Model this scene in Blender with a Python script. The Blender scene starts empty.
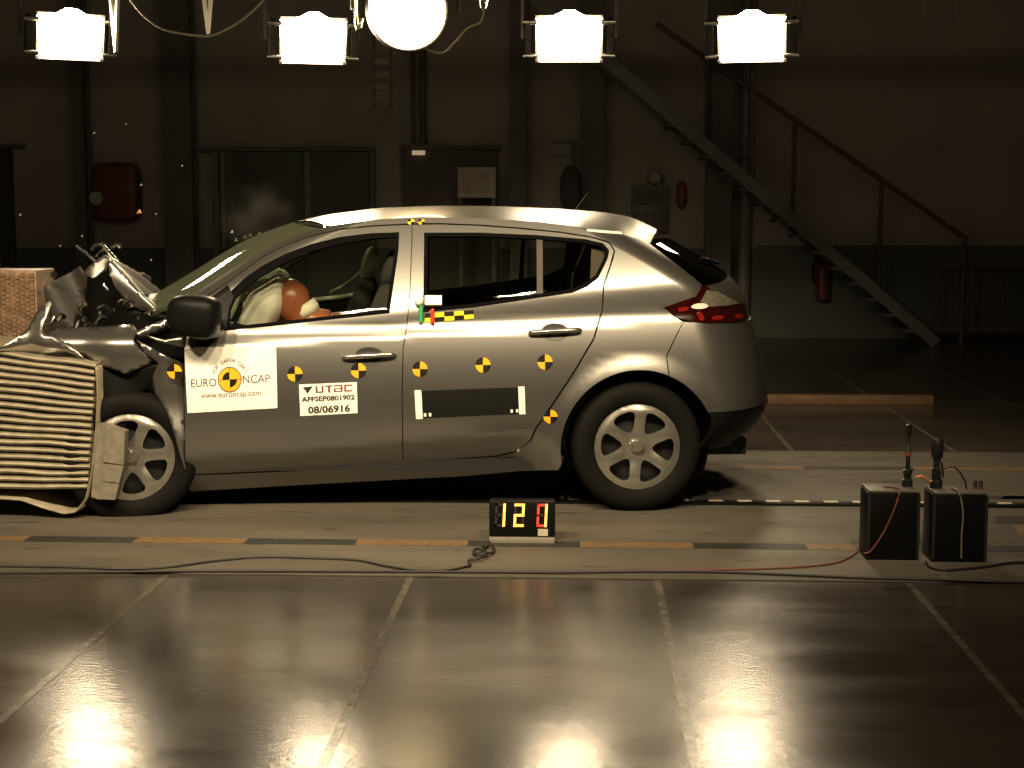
import bpy, bmesh, math, random
import numpy as np
from mathutils import Vector, Matrix, Euler
from mathutils.geometry import delaunay_2d_cdt

random.seed(7)
SC = bpy.context.scene
COL = SC.collection
PI = math.pi

# ------------------------------------------------------------------ camera
FPX, CAMH = 1500.0, 1.45
PITCH = math.atan(173 / FPX)
YAW = math.atan(70 / FPX * math.cos(PITCH))
cam_d = bpy.data.cameras.new('camera')
cam_d.sensor_width = 36.0
cam_d.lens = FPX / 1024 * 36.0
cam_d.clip_start, cam_d.clip_end = 0.1, 100
cam = bpy.data.objects.new('camera', cam_d)
COL.objects.link(cam)
cam.location = (0, 0, CAMH)
cam.rotation_euler = (PI / 2 - PITCH, 0, YAW)
SC.camera = cam

# ------------------------------------------------------------------ view, world
SC.view_settings.view_transform = 'Standard'
SC.view_settings.look = 'None'
SC.view_settings.gamma = 1.0
SC.view_settings.use_curve_mapping = False
SC.view_settings.exposure = 0.0
wd = bpy.data.worlds.new('hall_dark')
SC.world = wd
wd.use_nodes = True
wd.node_tree.nodes['Background'].inputs[0].default_value = (0.010, 0.008, 0.006, 1)
wd.node_tree.nodes['Background'].inputs[1].default_value = 0.4
SC.cycles.max_bounces = 8
SC.cycles.transparent_max_bounces = 16
SC.cycles.sample_clamp_indirect = 4.0

LAMP_WARM = (1.0, 0.79, 0.50)
FAR_LAMP = 95.0       # emission of the rectangular floodlights beyond the car
ROUND_LAMP = 12.0
NEAR_LAMP = 22.0      # glow of the lenses on the camera-side beam
NEAR_SPOT = 700.0    # beam of each of those lamps, W

# ------------------------------------------------------------------ pixel helpers (a pixel is a direction)
_cp, _sp, _cy, _sy = math.cos(PITCH), math.sin(PITCH), math.cos(YAW), math.sin(YAW)
FWD = np.array([-_sy * _cp, _cy * _cp, -_sp])
RGT = np.array([_cy, _sy, 0.0])
UPV = np.cross(RGT, FWD)
EYE = np.array([0, 0, CAMH])
def ray(px, py): return FWD + RGT * (px - 512) / FPX + UPV * (384 - py) / FPX
def ground(px, py, z=0.0):
    r = ray(px, py); return EYE + r * ((z - CAMH) / r[2])
def atY(px, py, Y):
    r = ray(px, py); return EYE + r * (Y / r[1])
def project(p):
    d = np.asarray(p, float) - EYE
    k = d @ FWD
    return np.stack([512 + FPX * (d @ RGT) / k, 384 - FPX * (d @ UPV) / k], -1)

# ------------------------------------------------------------------ materials
MAT = {}
def pm(name, col, rough=0.5, metal=0.0, var=0.12, scale=8.0, bump=0.0, coat=0.0, emit=None, es=0.0, spec=0.5, coat_rough=0.03):
    if name in MAT: return MAT[name]
    m = bpy.data.materials.new(name); m.use_nodes = True
    nt = m.node_tree; b = nt.nodes['Principled BSDF']
    b.inputs['Roughness'].default_value = rough
    b.inputs['Metallic'].default_value = metal
    b.inputs['Specular IOR Level'].default_value = spec
    b.inputs['Coat Weight'].default_value = coat
    b.inputs['Coat Roughness'].default_value = coat_rough
    tc = nt.nodes.new('ShaderNodeTexCoord')
    nz = nt.nodes.new('ShaderNodeTexNoise'); nz.inputs['Scale'].default_value = scale; nz.inputs['Detail'].default_value = 5
    nt.links.new(tc.outputs['Object'], nz.inputs['Vector'])
    rp = nt.nodes.new('ShaderNodeValToRGB')
    rp.color_ramp.elements[0].position, rp.color_ramp.elements[1].position = 0.3, 0.7
    rp.color_ramp.elements[0].color = (*[max(0, c * (1 - var)) for c in col], 1)
    rp.color_ramp.elements[1].color = (*[min(1, c * (1 + var)) for c in col], 1)
    nt.links.new(nz.outputs['Fac'], rp.inputs['Fac'])
    nt.links.new(rp.outputs['Color'], b.inputs['Base Color'])
    if bump:
        bp = nt.nodes.new('ShaderNodeBump'); bp.inputs['Strength'].default_value = bump; bp.inputs['Distance'].default_value = 0.01
        nt.links.new(nz.outputs['Fac'], bp.inputs['Height']); nt.links.new(bp.outputs['Normal'], b.inputs['Normal'])
    if emit:
        b.inputs['Emission Color'].default_value = (*emit, 1); b.inputs['Emission Strength'].default_value = es
    MAT[name] = m
    return m

def glass_mat(name, tint, refl=0.09, rough=0.02, dust=None):
    m = bpy.data.materials.new(name); m.use_nodes = True
    nt = m.node_tree; nt.nodes.clear()
    out = nt.nodes.new('ShaderNodeOutputMaterial')
    tr = nt.nodes.new('ShaderNodeBsdfTransparent'); tr.inputs['Color'].default_value = (*tint, 1)
    gl = nt.nodes.new('ShaderNodeBsdfGlossy'); gl.inputs['Roughness'].default_value = rough
    lw = nt.nodes.new('ShaderNodeLayerWeight'); lw.inputs['Blend'].default_value = 0.25
    mr = nt.nodes.new('ShaderNodeMapRange')
    mr.inputs['To Min'].default_value = refl * 0.5; mr.inputs['To Max'].default_value = min(1, refl * 5)
    nt.links.new(lw.outputs['Facing'], mr.inputs['Value'])
    mx = nt.nodes.new('ShaderNodeMixShader')
    nt.links.new(mr.outputs['Result'], mx.inputs['Fac'])
    nt.links.new(tr.outputs[0], mx.inputs[1]); nt.links.new(gl.outputs[0], mx.inputs[2])
    res = mx.outputs[0]
    if dust:
        df = nt.nodes.new('ShaderNodeBsdfDiffuse'); df.inputs['Color'].default_value = (*dust[1:], 1)
        m3 = nt.nodes.new('ShaderNodeMixShader'); m3.inputs['Fac'].default_value = dust[0]
        nt.links.new(res, m3.inputs[1]); nt.links.new(df.outputs[0], m3.inputs[2]); res = m3.outputs[0]
    nt.links.new(res, out.inputs['Surface'])
    MAT[name] = m
    return m

def floor_mat(name, c0, c1, r0, r1, scale, streak=True, spec=0.5):
    m = bpy.data.materials.new(name); m.use_nodes = True
    nt = m.node_tree; b = nt.nodes['Principled BSDF']; L = nt.links
    b.inputs['Specular IOR Level'].default_value = spec
    tc = nt.nodes.new('ShaderNodeTexCoord')
    mp = nt.nodes.new('ShaderNodeMapping'); mp.inputs['Scale'].default_value = (0.45, 1.6, 1) if streak else (1, 1, 1)
    L.new(tc.outputs['Object'], mp.inputs['Vector'])
    n1 = nt.nodes.new('ShaderNodeTexNoise'); n1.inputs['Scale'].default_value = scale; n1.inputs['Detail'].default_value = 9; n1.inputs['Roughness'].default_value = 0.65
    L.new(mp.outputs[0], n1.inputs['Vector'])
    rp = nt.nodes.new('ShaderNodeValToRGB')
    rp.color_ramp.elements[0].position, rp.color_ramp.elements[1].position = 0.32, 0.68
    rp.color_ramp.elements[0].color, rp.color_ramp.elements[1].color = (*c0, 1), (*c1, 1)
    L.new(n1.outputs['Fac'], rp.inputs['Fac'])
    n2 = nt.nodes.new('ShaderNodeTexNoise'); n2.inputs['Scale'].default_value = 9; n2.inputs['Detail'].default_value = 4
    L.new(mp.outputs[0], n2.inputs['Vector'])
    rs = nt.nodes.new('ShaderNodeValToRGB')                       # sparse dark stains and scuffs
    rs.color_ramp.elements[0].position, rs.color_ramp.elements[1].position = 0.30, 0.38
    rs.color_ramp.elements[0].color, rs.color_ramp.elements[1].color = (0.45, 0.42, 0.40, 1), (1, 1, 1, 1)
    L.new(n2.outputs['Fac'], rs.inputs['Fac'])
    mx = nt.nodes.new('ShaderNodeMix'); mx.data_type = 'RGBA'; mx.blend_type = 'MULTIPLY'; mx.inputs[0].default_value = 1.0
    L.new(rp.outputs['Color'], mx.inputs[6]); L.new(rs.outputs['Color'], mx.inputs[7])
    L.new(mx.outputs[2], b.inputs['Base Color'])
    mr = nt.nodes.new('ShaderNodeMapRange'); mr.inputs['From Min'].default_value = 0.3; mr.inputs['From Max'].default_value = 0.7
    mr.inputs['To Min'].default_value, mr.inputs['To Max'].default_value = r0, r1
    n3 = nt.nodes.new('ShaderNodeTexNoise'); n3.inputs['Scale'].default_value = 2.3; n3.inputs['Detail'].default_value = 6
    L.new(mp.outputs[0], n3.inputs['Vector']); L.new(n3.outputs['Fac'], mr.inputs['Value']); L.new(mr.outputs['Result'], b.inputs['Roughness'])
    n4 = nt.nodes.new('ShaderNodeTexNoise'); n4.inputs['Scale'].default_value = 60; n4.inputs['Detail'].default_value = 3
    L.new(mp.outputs[0], n4.inputs['Vector'])
    bp = nt.nodes.new('ShaderNodeBump'); bp.inputs['Strength'].default_value = 0.16; bp.inputs['Distance'].default_value = 0.004
    L.new(n4.outputs['Fac'], bp.inputs['Height']); L.new(bp.outputs['Normal'], b.inputs['Normal'])
    MAT[name] = m
    return m

PAINT = pm('silver_paint', (0.255, 0.248, 0.23), 0.32, 0.88, 0.03, 400, coat=0.5)
BLACKP = pm('black_plastic', (0.005, 0.005, 0.005), 0.42, spec=0.10)
SEAL = pm('rubber_seal', (0.004, 0.004, 0.004), 0.9, spec=0.03)
TRIM = pm('dark_trim', (0.016, 0.015, 0.014), 0.7, spec=0.2)
RUBBER = pm('tyre_rubber', (0.006, 0.0055, 0.005), 0.7, bump=0.1, scale=60, spec=0.10)
CHROME = pm('bright_metal', (0.75, 0.73, 0.68), 0.16, 1.0, 0.05)
STEEL = pm('bare_steel', (0.34, 0.32, 0.28), 0.3, 1.0, 0.25, 20)
HUBMAT = pm('hubcap_silver', (0.36, 0.345, 0.30), 0.27, 0.8, 0.05, 30, coat=0.4)
DARKM = pm('engine_dark', (0.012, 0.012, 0.012), 0.4, 0.2, 0.5, 30)
PAPER = pm('sticker_paper', (0.86, 0.84, 0.76), 0.35, 0, 0.02)
INK = pm('black_ink', (0.02, 0.018, 0.015), 0.5)
INKP = pm('purple_ink', (0.09, 0.03, 0.05), 0.5)
YELLOW = pm('marker_yellow', (0.80, 0.40, 0.02), 0.5, spec=0.2)
LEMON = pm('ruler_yellow', (0.80, 0.60, 0.03), 0.5, spec=0.2)
MBLACK = pm('marker_black', (0.007, 0.007, 0.006), 0.5, spec=0.2)
GREEN = pm('post_green', (0.02, 0.28, 0.08), 0.4)
RED = pm('post_red', (0.55, 0.03, 0.02), 0.4)
ALU = pm('barrier_aluminium', (0.27, 0.235, 0.165), 0.5, 0.35, 0.22, 14, bump=0.15)
SEATF = pm('seat_fabric', (0.035, 0.033, 0.032), 0.9)
BEIGE = pm('pillar_trim', (0.34, 0.32, 0.28), 0.7)
AIRBAG = pm('airbag_nylon', (0.85, 0.82, 0.72), 0.75, 0, 0.04, 12, bump=0.3)
SKIN = pm('dummy_vinyl', (0.30, 0.095, 0.045), 0.35, 0, 0.12, 9)
SHIRT = pm('dummy_cloth', (0.70, 0.66, 0.55), 0.8)
GLASS = glass_mat('side_glass', (0.76, 0.79, 0.72), 0.035)
WSGLASS = glass_mat('windscreen_glass', (0.40, 0.50, 0.36), 0.10, dust=(.17, .26, .28, .19))
HATCHG = glass_mat('hatch_glass', (0.06, 0.07, 0.07), 0.09)
REDLENS = pm('red_lens', (0.020, 0.001, 0.001), 0.12, 0, 0.3, 40, coat=1.0)
CLEARLENS = pm('clear_lens', (0.17, 0.15, 0.11), 0.18, 0.3, 0.25, 40, coat=1.0)
WIREB = pm('black_cable', (0.012, 0.011, 0.01), 0.5)
WIRER = pm('red_cable', (0.15, 0.045, 0.025), 0.5)
ORANGE = pm('orange_tape', (0.15, 0.09, 0.04), 0.6, 0, 0.35, 30)
BLACKT = pm('black_tape', (0.025, 0.024, 0.022), 0.6, 0, 0.4, 30)
HOUSING = pm('lamp_housing', (0.05, 0.045, 0.04), 0.5, 0.4)

# ------------------------------------------------------------------ object helpers
def smooth_mesh(me, ang=None):
    me.polygons.foreach_set('use_smooth', [True] * len(me.polygons))
    if ang is not None:
        me.set_sharp_from_angle(angle=math.radians(ang))

def mk(name, verts, faces, mat, parent=None, smooth=None):
    me = bpy.data.meshes.new(name)
    me.from_pydata([tuple(map(float, v)) for v in verts], [], faces)
    me.update()
    for m in (mat if isinstance(mat, (list, tuple)) else [mat]): me.materials.append(m)
    if smooth is not None: smooth_mesh(me, smooth)
    o = bpy.data.objects.new(name, me); COL.objects.link(o)
    if parent: o.parent = parent
    return o

def bm_obj(name, bm, mat, parent=None, smooth=None, loc=None):
    me = bpy.data.meshes.new(name)
    bm.normal_update(); bm.to_mesh(me); bm.free()
    for m in (mat if isinstance(mat, (list, tuple)) else [mat]): me.materials.append(m)
    if smooth is not None: smooth_mesh(me, smooth)
    o = bpy.data.objects.new(name, me); COL.objects.link(o)
    if parent: o.parent = parent
    if loc is not None: o.location = loc
    return o

def empty(name, loc=(0, 0, 0), rz=0.0):
    o = bpy.data.objects.new(name, None); COL.objects.link(o)
    o.location = loc; o.rotation_euler = (0, 0, rz); o.empty_display_size = 0.1
    return o

def tag(o, label=None, cat=None, group=None, kind=None):
    if label: o['label'] = label
    if cat: o['category'] = cat
    if group: o['group'] = group
    if kind: o['kind'] = kind
    return o

def box(bm, lo, hi, bevel=0.0, mat=0, rot=None):
    c = [(a + b) / 2 for a, b in zip(lo, hi)]; s = [abs(b - a) for a, b in zip(lo, hi)]
    M = Matrix.Translation(c) @ (rot.to_matrix().to_4x4() if rot else Matrix()) @ Matrix.Diagonal((*s, 1))
    r = bmesh.ops.create_cube(bm, size=1.0, matrix=M)
    vs = r['verts']
    es = {e for v in vs for e in v.link_edges}
    fs = {f for v in vs for f in v.link_faces}
    for f in fs: f.material_index = mat
    if bevel:
        g = bmesh.ops.bevel(bm, geom=list(es), offset=bevel, segments=2, affect='EDGES', profile=0.5)
        for f in g['faces']: f.material_index = mat
    return vs

def cyl(bm, p0, p1, r0, r1=None, seg=14, cap=True):
    p0, p1 = Vector(p0), Vector(p1); d = p1 - p0
    M = Matrix.Translation((p0 + p1) / 2) @ d.to_track_quat('Z', 'Y').to_matrix().to_4x4()
    bmesh.ops.create_cone(bm, cap_ends=cap, segments=seg, radius1=r0, radius2=r0 if r1 is None else r1, depth=d.length, matrix=M)

def obox(name, lo, hi, mat, parent=None, bevel=0.0, rot=None):
    bm = bmesh.new(); box(bm, lo, hi, bevel, rot=rot)
    return bm_obj(name, bm, mat, parent, 40 if bevel else None)

def tube(name, pts, r, mat, parent=None, seg=8, sub=6, closed=False):
    """smooth tube through points (Catmull-Rom)"""
    P = [np.array(p, float) for p in pts]
    Q = []
    n = len(P)
    for i in range(n - 1):
        a, b, c, d = P[max(i - 1, 0)], P[i], P[i + 1], P[min(i + 2, n - 1)]
        for k in range(sub):
            t = k / sub
            Q.append(0.5 * (2 * b + (c - a) * t + (2 * a - 5 * b + 4 * c - d) * t * t + (3 * b - a - 3 * c + d) * t ** 3))
    Q.append(P[-1])
    V, Fc = [], []
    for i, q in enumerate(Q):
        t = Q[min(i + 1, len(Q) - 1)] - Q[max(i - 1, 0)]
        t /= (np.linalg.norm(t) + 1e-9)
        ref = np.array([0, 0, 1.0]) if abs(t[2]) < 0.9 else np.array([0, 1.0, 0])
        u = np.cross(t, ref); u /= np.linalg.norm(u); v = np.cross(u, t)
        for k in range(seg):
            a = 2 * PI * k / seg
            V.append(q + r * (math.cos(a) * u + math.sin(a) * v))
    for i in range(len(Q) - 1):
        for k in range(seg):
            k2 = (k + 1) % seg
            Fc.append((i * seg + k, i * seg + k2, (i + 1) * seg + k2, (i + 1) * seg + k))
    Fc.append(tuple(range(seg))[::-1]); Fc.append(tuple((len(Q) - 1) * seg + k for k in range(seg)))
    return mk(name, V, Fc, mat, parent, 60)

def lathe(bm, prof, seg=48, axis='Y', mat=0):
    """prof: list of (r, h); revolved about the axis"""
    rings = []
    for r, h in prof:
        ring = []
        for k in range(seg):
            a = 2 * PI * k / seg
            if axis == 'Y': ring.append(bm.verts.new((r * math.cos(a), h, r * math.sin(a))))
            else: ring.append(bm.verts.new((r * math.cos(a), r * math.sin(a), h)))
        rings.append(ring)
    for i in range(len(rings) - 1):
        for k in range(seg):
            f = bm.faces.new((rings[i][k], rings[i][(k + 1) % seg], rings[i + 1][(k + 1) % seg], rings[i + 1][k]))
            f.material_index = mat
    return rings

def inside(pt, polys):
    c = False; x, y = pt
    for P in polys:
        j = len(P) - 1
        for i in range(len(P)):
            xi, yi = P[i]; xj, yj = P[j]
            if (yi > y) != (yj > y) and x < (xj - xi) * (y - yi) / (yj - yi) + xi: c = not c
            j = i
    return c

def inside_np(pts, polys):
    x, y = pts[:, 0], pts[:, 1]; c = np.zeros(len(pts), bool)
    for P in polys:
        P = np.asarray(P); Q = np.roll(P, 1, 0)
        for (xi, yi), (xj, yj) in zip(P, Q):
            if yi == yj: continue
            c ^= ((yi > y) != (yj > y)) & (x < (xj - xi) * (y - yi) / (yj - yi) + xi)
    return c

def dense(poly, step):
    out = []
    n = len(poly)
    for i in range(n):
        a, b = np.array(poly[i], float), np.array(poly[(i + 1) % n], float)
        k = max(1, int(np.hypot(*(b - a)) / step))
        for j in range(k): out.append(tuple(a + (b - a) * j / k))
    return out

def cdt_fill(polys, grid):
    """triangulate the even-odd region of closed polygons with interior grid points; returns verts2d, tris, boundary loops (index lists)"""
    vs, es = [], []
    for P in polys:
        b = len(vs)
        vs += [tuple(p) for p in P]
        es += [(b + i, b + (i + 1) % len(P)) for i in range(len(P))]
    A = np.array(polys[0]); lo, hi = A.min(0), A.max(0)
    if grid:
        gx = np.arange(lo[0] + grid / 2, hi[0], grid); gy = np.arange(lo[1] + grid / 2, hi[1], grid)
        if len(gx) and len(gy):
            G = np.stack(np.meshgrid(gx, gy), -1).reshape(-1, 2)
            G = G[inside_np(G, polys)]
            B = np.array([p for P in polys for p in P])
            if len(G):
                keep = np.array([np.min(np.sum((B - g) ** 2, 1)) > (grid * 0.4) ** 2 for g in G])
                G = G[keep]
            vs += [tuple(g) for g in G]
    r = delaunay_2d_cdt([Vector(v) for v in vs], es, [], 0, 1e-6)
    V = np.array([tuple(v) for v in r[0]])
    T = [tuple(f) for f in r[2]]
    cen = np.array([V[list(t)].mean(0) for t in T])
    ok = inside_np(cen, polys)
    T = [t for t, k in zip(T, ok) if k]
    T2 = []
    for t in T:
        a, b, c = V[t[0]], V[t[1]], V[t[2]]
        ar = (b[0] - a[0]) * (c[1] - a[1]) - (b[1] - a[1]) * (c[0] - a[0])
        if abs(ar) < 1e-10: continue
        T2.append(t if ar > 0 else (t[0], t[2], t[1]))
    cnt = {}
    for t in T2:
        for i in range(3):
            e = (t[i], t[(i + 1) % 3]); cnt[e] = 1
    bd = [e for e in cnt if (e[1], e[0]) not in cnt]
    return V, T2, bd

# ================================================================== SETTING
FLOOR = floor_mat('dark_sealed_floor', (0.028, 0.024, 0.020), (0.060, 0.052, 0.042), 0.15, 0.26, 1.3)
TRACK = floor_mat('track_concrete', (0.062, 0.055, 0.043), (0.108, 0.095, 0.073), 0.5, 0.68, 1.6)
WALLM = pm('wall_plaster', (0.38, 0.345, 0.31), 0.8, 0, 0.12, 1.5)
WAINM = pm('wainscot_paint', (0.10, 0.11, 0.10), 0.6, 0, 0.1, 2)
CEILM = pm('ceiling_dark', (0.2, 0.18, 0.16), 0.9)
COLM = pm('column_paint', (0.13, 0.12, 0.105), 0.6)
LINEM = pm('worn_line_paint', (0.10, 0.088, 0.063), 0.25, 0, 0.45, 14)

XL, XR, YN, YF, ZT = -8.0, 8.5, -4.0, 17.4, 7.0
Y0, Y1 = 5.83, 9.06          # near and far edge of the paler test track
flo = obox('floor', (XL, YN, -0.2), (XR, YF, 0.0), FLOOR); tag(flo, kind='structure')
TZ = 0.006
trk = obox('floor_track', (XL, Y0, 0.0), (XR, Y1, TZ), TRACK, bevel=0.002); tag(trk, kind='structure')
tag(obox('wall_back', (XL, YF, 0), (XR, YF + 0.2, ZT), WALLM), kind='structure')
tag(obox('wall_left', (XL - 0.2, YN, 0), (XL, YF + 0.2, ZT), WALLM), kind='structure')
tag(obox('wall_right', (XR, YN, 0), (XR + 0.2, YF + 0.2, ZT), WALLM), kind='structure')
tag(obox('wall_front', (XL - 0.2, YN - 0.2, 0), (XR + 0.2, YN, ZT), WALLM), kind='structure')
tag(obox('ceiling', (XL - 0.2, YN - 0.2, ZT), (XR + 0.2, YF + 0.2, ZT + 0.2), CEILM), kind='structure')
tag(obox('trim_1', (2.0, YF - 0.03, 0), (XR, YF, 1.06), WAINM), kind='structure')
tag(obox('trim_2', (XL, YF - 0.03, 0), (2.0, YF, 1.02), WAINM), kind='structure')

# painted joint lines of the floor, worn, about one metre apart
for k in range(-6, 8):
    x = -1.655 + 0.98 * k + 0.0
    for (ya, yb) in ((0.5, Y0 - 0.01), (Y1 + 0.01, 14.5)):
        mk('floor_line', [(x - .014, ya, .0012), (x + .014, ya, .0012), (x + .014, yb, .0012), (x - .014, yb, .0012)], [(0, 1, 2, 3)], LINEM, flo)
# hazard tape along both sides of the track: orange and black lengths in turn
def hazard(yc, w, x0, first, lens, rot=0.0):
    x = x0; blk = first
    i = 0
    while x < 4.6:
        l = lens[i % len(lens)]
        mk('tape_segment', [(x, yc - w, TZ + .0012), (x + l, yc - w, TZ + .0012), (x + l, yc + w, TZ + .0012), (x, yc + w, TZ + .0012)], [(0, 1, 2, 3)], BLACKT if blk else ORANGE, trk)
        x += l; blk = not blk; i += 1
hazard(6.42, 0.055, float(ground(22, 543)[0]) - 1.96, True, [0.49])
hazard(8.45, 0.05, -3.6, False, [0.75, 0.62])
# tow rail slot with its chequered cover strip
CHK = bpy.data.materials.new('chequered_strip'); CHK.use_nodes = True
_nt = CHK.node_tree; _b = _nt.nodes['Principled BSDF']; _b.inputs['Roughness'].default_value = 0.5
_tc = _nt.nodes.new('ShaderNodeTexCoord'); _mp = _nt.nodes.new('ShaderNodeMapping'); _mp.inputs['Scale'].default_value = (1, 1, 1)
_ck = _nt.nodes.new('ShaderNodeTexChecker'); _ck.inputs['Scale'].default_value = 14.0
_ck.inputs['Color1'].default_value = (0.48, 0.44, 0.34, 1); _ck.inputs['Color2'].default_value = (0.02, 0.02, 0.018, 1)
_nt.links.new(_tc.outputs['Object'], _mp.inputs['Vector']); _nt.links.new(_mp.outputs[0], _ck.inputs['Vector']); _nt.links.new(_ck.outputs['Color'], _b.inputs['Base Color'])
_yr = 7.40
obox('rail_cover', (XL + .2, _yr - .07, TZ), (XR - .2, _yr - .02, TZ + .010), BLACKP, trk)
ro = mk('chequered_strip', [(XL + .2, -.0357, 0), (XR - .2, -.0357, 0), (XR - .2, .0714, 0), (XL + .2, .0714, 0)], [(0, 1, 2, 3)], CHK, trk); ro.location = (0, _yr, TZ + .0015)
# painted orange and black patch on the right of the track
for (xa, xb, ya, yb, m) in ((1.96, 2.9, 6.68, 6.92, ORANGE), (1.93, 2.14, 6.95, 7.12, BLACKT), (2.14, 2.4, 6.95, 7.14, PAPER), (1.90, 2.5, 7.56, 7.64, BLACKT), (2.12, 2.6, 7.56, 7.64, ORANGE)):
    mk('floor_patch', [(xa, ya, TZ + .0016), (xb, ya, TZ + .0016), (xb, yb, TZ + .0016), (xa + .04, yb, TZ + .0016)], [(0, 1, 2, 3)], m, trk)

# ------------------------------------------------------------------ floodlights
LENS = pm('lamp_lens_far', (0.8, 0.8, 0.8), 0.4, emit=LAMP_WARM, es=FAR_LAMP)
LENSR = pm('lamp_lens_round', (0.8, 0.8, 0.8), 0.4, emit=(1.0, 0.72, 0.36), es=ROUND_LAMP)
LENSN = pm('lamp_lens_near', (0.8, 0.8, 0.8), 0.4, emit=LAMP_WARM, es=NEAR_LAMP)
def floodlight(loc, aim, lens, label, group=None, w=0.45, h=0.32, hang=0.5, beam_w=0):
    """rectangular floodlight: local -Y is where it shines"""
    root = empty('floodlight', loc)
    d = Vector(aim) - Vector(loc)
    rz = math.atan2(d.y, d.x) + PI / 2
    root.rotation_euler = (0, 0, rz)
    hw, hh = w / 2, h / 2
    T = Matrix.Rotation(math.atan2(-d.z, math.hypot(d.x, d.y)), 4, 'X')
    def tr(bm): bmesh.ops.transform(bm, matrix=T, verts=bm.verts)
    bm = bmesh.new()                                     # tapered can, open at the front
    pts = [(-hw, -.02, -hh), (hw, -.02, -hh), (hw, -.02, hh), (-hw, -.02, hh), (-hw * .55, .2, -hh * .5), (hw * .55, .2, -hh * .5), (hw * .55, .2, hh * .5), (-hw * .55, .2, hh * .5)]
    v = [bm.verts.new(p) for p in pts]
    for f in ((4, 5, 6, 7), (0, 4, 7, 3), (1, 2, 6, 5), (0, 1, 5, 4), (3, 7, 6, 2)): bm.faces.new([v[i] for i in f])
    tr(bm); bm_obj('housing', bm, HOUSING, root)
    bm = bmesh.new()                                     # lens with a low peak on the upper edge
    v = [bm.verts.new(p) for p in ((-hw * .90, -.01, -hh), (hw * .90, -.01, -hh), (hw, -.01, hh * .84), (hw * .45, -.012, hh * .96), (hw * .16, -.014, hh * 1.2), (-hw * .16, -.014, hh * 1.2), (-hw * .45, -.012, hh * .96), (-hw, -.01, hh * .84))]
    bm.faces.new(v)
    tr(bm); bm_obj('lens', bm, lens, root)
    for s in (-1, 1):
        bm = bmesh.new(); box(bm, (s * (hw + .05) - .018, -.03, -hh * .8), (s * (hw + .05) + .018, .05, hh * .8))
        tr(bm); bm_obj('side_bracket', bm, HOUSING, root)
    for s in (-1, 1):
        for q in (-1, 1):
            bm = bmesh.new(); cyl(bm, (s * hw * .95, -.03, q * hh * .72), (s * (hw + .085), -.03, q * hh * .72), .016)
            tr(bm); bm_obj('clamp_bolt', bm, STEEL, root, 40)
    bm = bmesh.new()
    for s in (-1, 1):
        box(bm, (s * (hw + .09) - .01, .02, 0), (s * (hw + .09) + .01, .06, hang))
    box(bm, (-hw - .1, .02, hang - .03), (hw + .1, .06, hang))
    bm_obj('yoke', bm, HOUSING, root)
    if beam_w:
        ld = bpy.data.lights.new('beam', 'SPOT'); ld.energy = beam_w; ld.color = LAMP_WARM; ld.spot_size = math.radians(58); ld.spot_blend = 0.7; ld.shadow_soft_size = .18
        lo = bpy.data.objects.new('lamp_beam', ld); COL.objects.link(lo); lo.parent = root
        lo.location = T @ Vector((0, -.05, 0)); lo.rotation_euler = (T @ Matrix.Rotation(-PI / 2, 4, 'X')).to_euler()
    return tag(root, label, 'floodlight', group)

YL = 10.3
far_row = [((70, 36), 'rectangular floodlight shining white above the crumpled bonnet and barrier'),
           ((313, 40), 'rectangular floodlight shining white directly beside the large round lamp'),
           ((569, 38), 'rectangular floodlight shining white above the rear end of the car roof'),
           ((752, 38), 'rectangular floodlight shining white above the steel staircase')]
for (px, py), lab in far_row:
    p = atY(px, py, YL)
    floodlight(p, (p[0] * 0.25, 5.6, 0.7), LENS, lab, 'floodlights in the row behind the car', hang=0.92)
# the big round lamp
p = atY(407, 10, YL - .15)
root = empty('round_floodlight', p)
d = Vector((0.0, 6.0, .9)) - Vector(p)
root.rotation_euler = (0, 0, math.atan2(d.y, d.x) + PI / 2)
bm = bmesh.new(); lathe(bm, [(.27, -.03), (.28, 0), (.26, .04), (.17, .2), (.1, .26), (0.001, .26)], 40); bm_obj('housing', bm, HOUSING, root, 40)
bm = bmesh.new(); lathe(bm, [(.26, -.012), (.18, -.03), (.1, -.04), (0.001, -.042)], 40); bm_obj('lens', bm, LENSR, root, 60)
bm = bmesh.new(); box(bm, (-.37, .02, 0), (-.35, .07, .54)); box(bm, (.35, .02, 0), (.37, .07, .54)); box(bm, (-.37, .02, .51), (.37, .07, .54)); bm_obj('yoke', bm, HOUSING, root)
tag(root, 'large round floodlight with an orange glow, brightest of the overhead lamps', 'floodlight')
ztop = 3.63
def beam(y, x0, x1, z, label):
    r = empty('lighting_beam', (0, y, z))
    bm = bmesh.new(); box(bm, (x0, -.06, 0), (x1, .14, .16)); bm_obj('beam', bm, COLM, r)
    for x in np.linspace(x0 + .6, x1 - .6, 4):
        bm = bmesh.new(); cyl(bm, (x, .04, .15), (x, .04, ZT - z), .015, seg=8); bm_obj('suspension_rod', bm, STEEL, r)
    tag(r, label, 'beam')
beam(YL + .12, -6, 6, ztop - .02, 'dark steel beam carrying the row of floodlights behind the car')
# the matching row on the camera side lights the near flank of the car
for k in range(5):
    x = -3.8 + 1.28 * k
    floodlight((x, 2.8, 4.4), (x * .5 - .50, 7.5, .72), LENSN, 'rectangular floodlight on the beam over the camera side', 'floodlights on the camera-side beam', hang=0.5, beam_w=NEAR_SPOT)
beam(2.9, -6, 6, 4.9, 'dark steel beam carrying the floodlights on the camera side')

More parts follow.
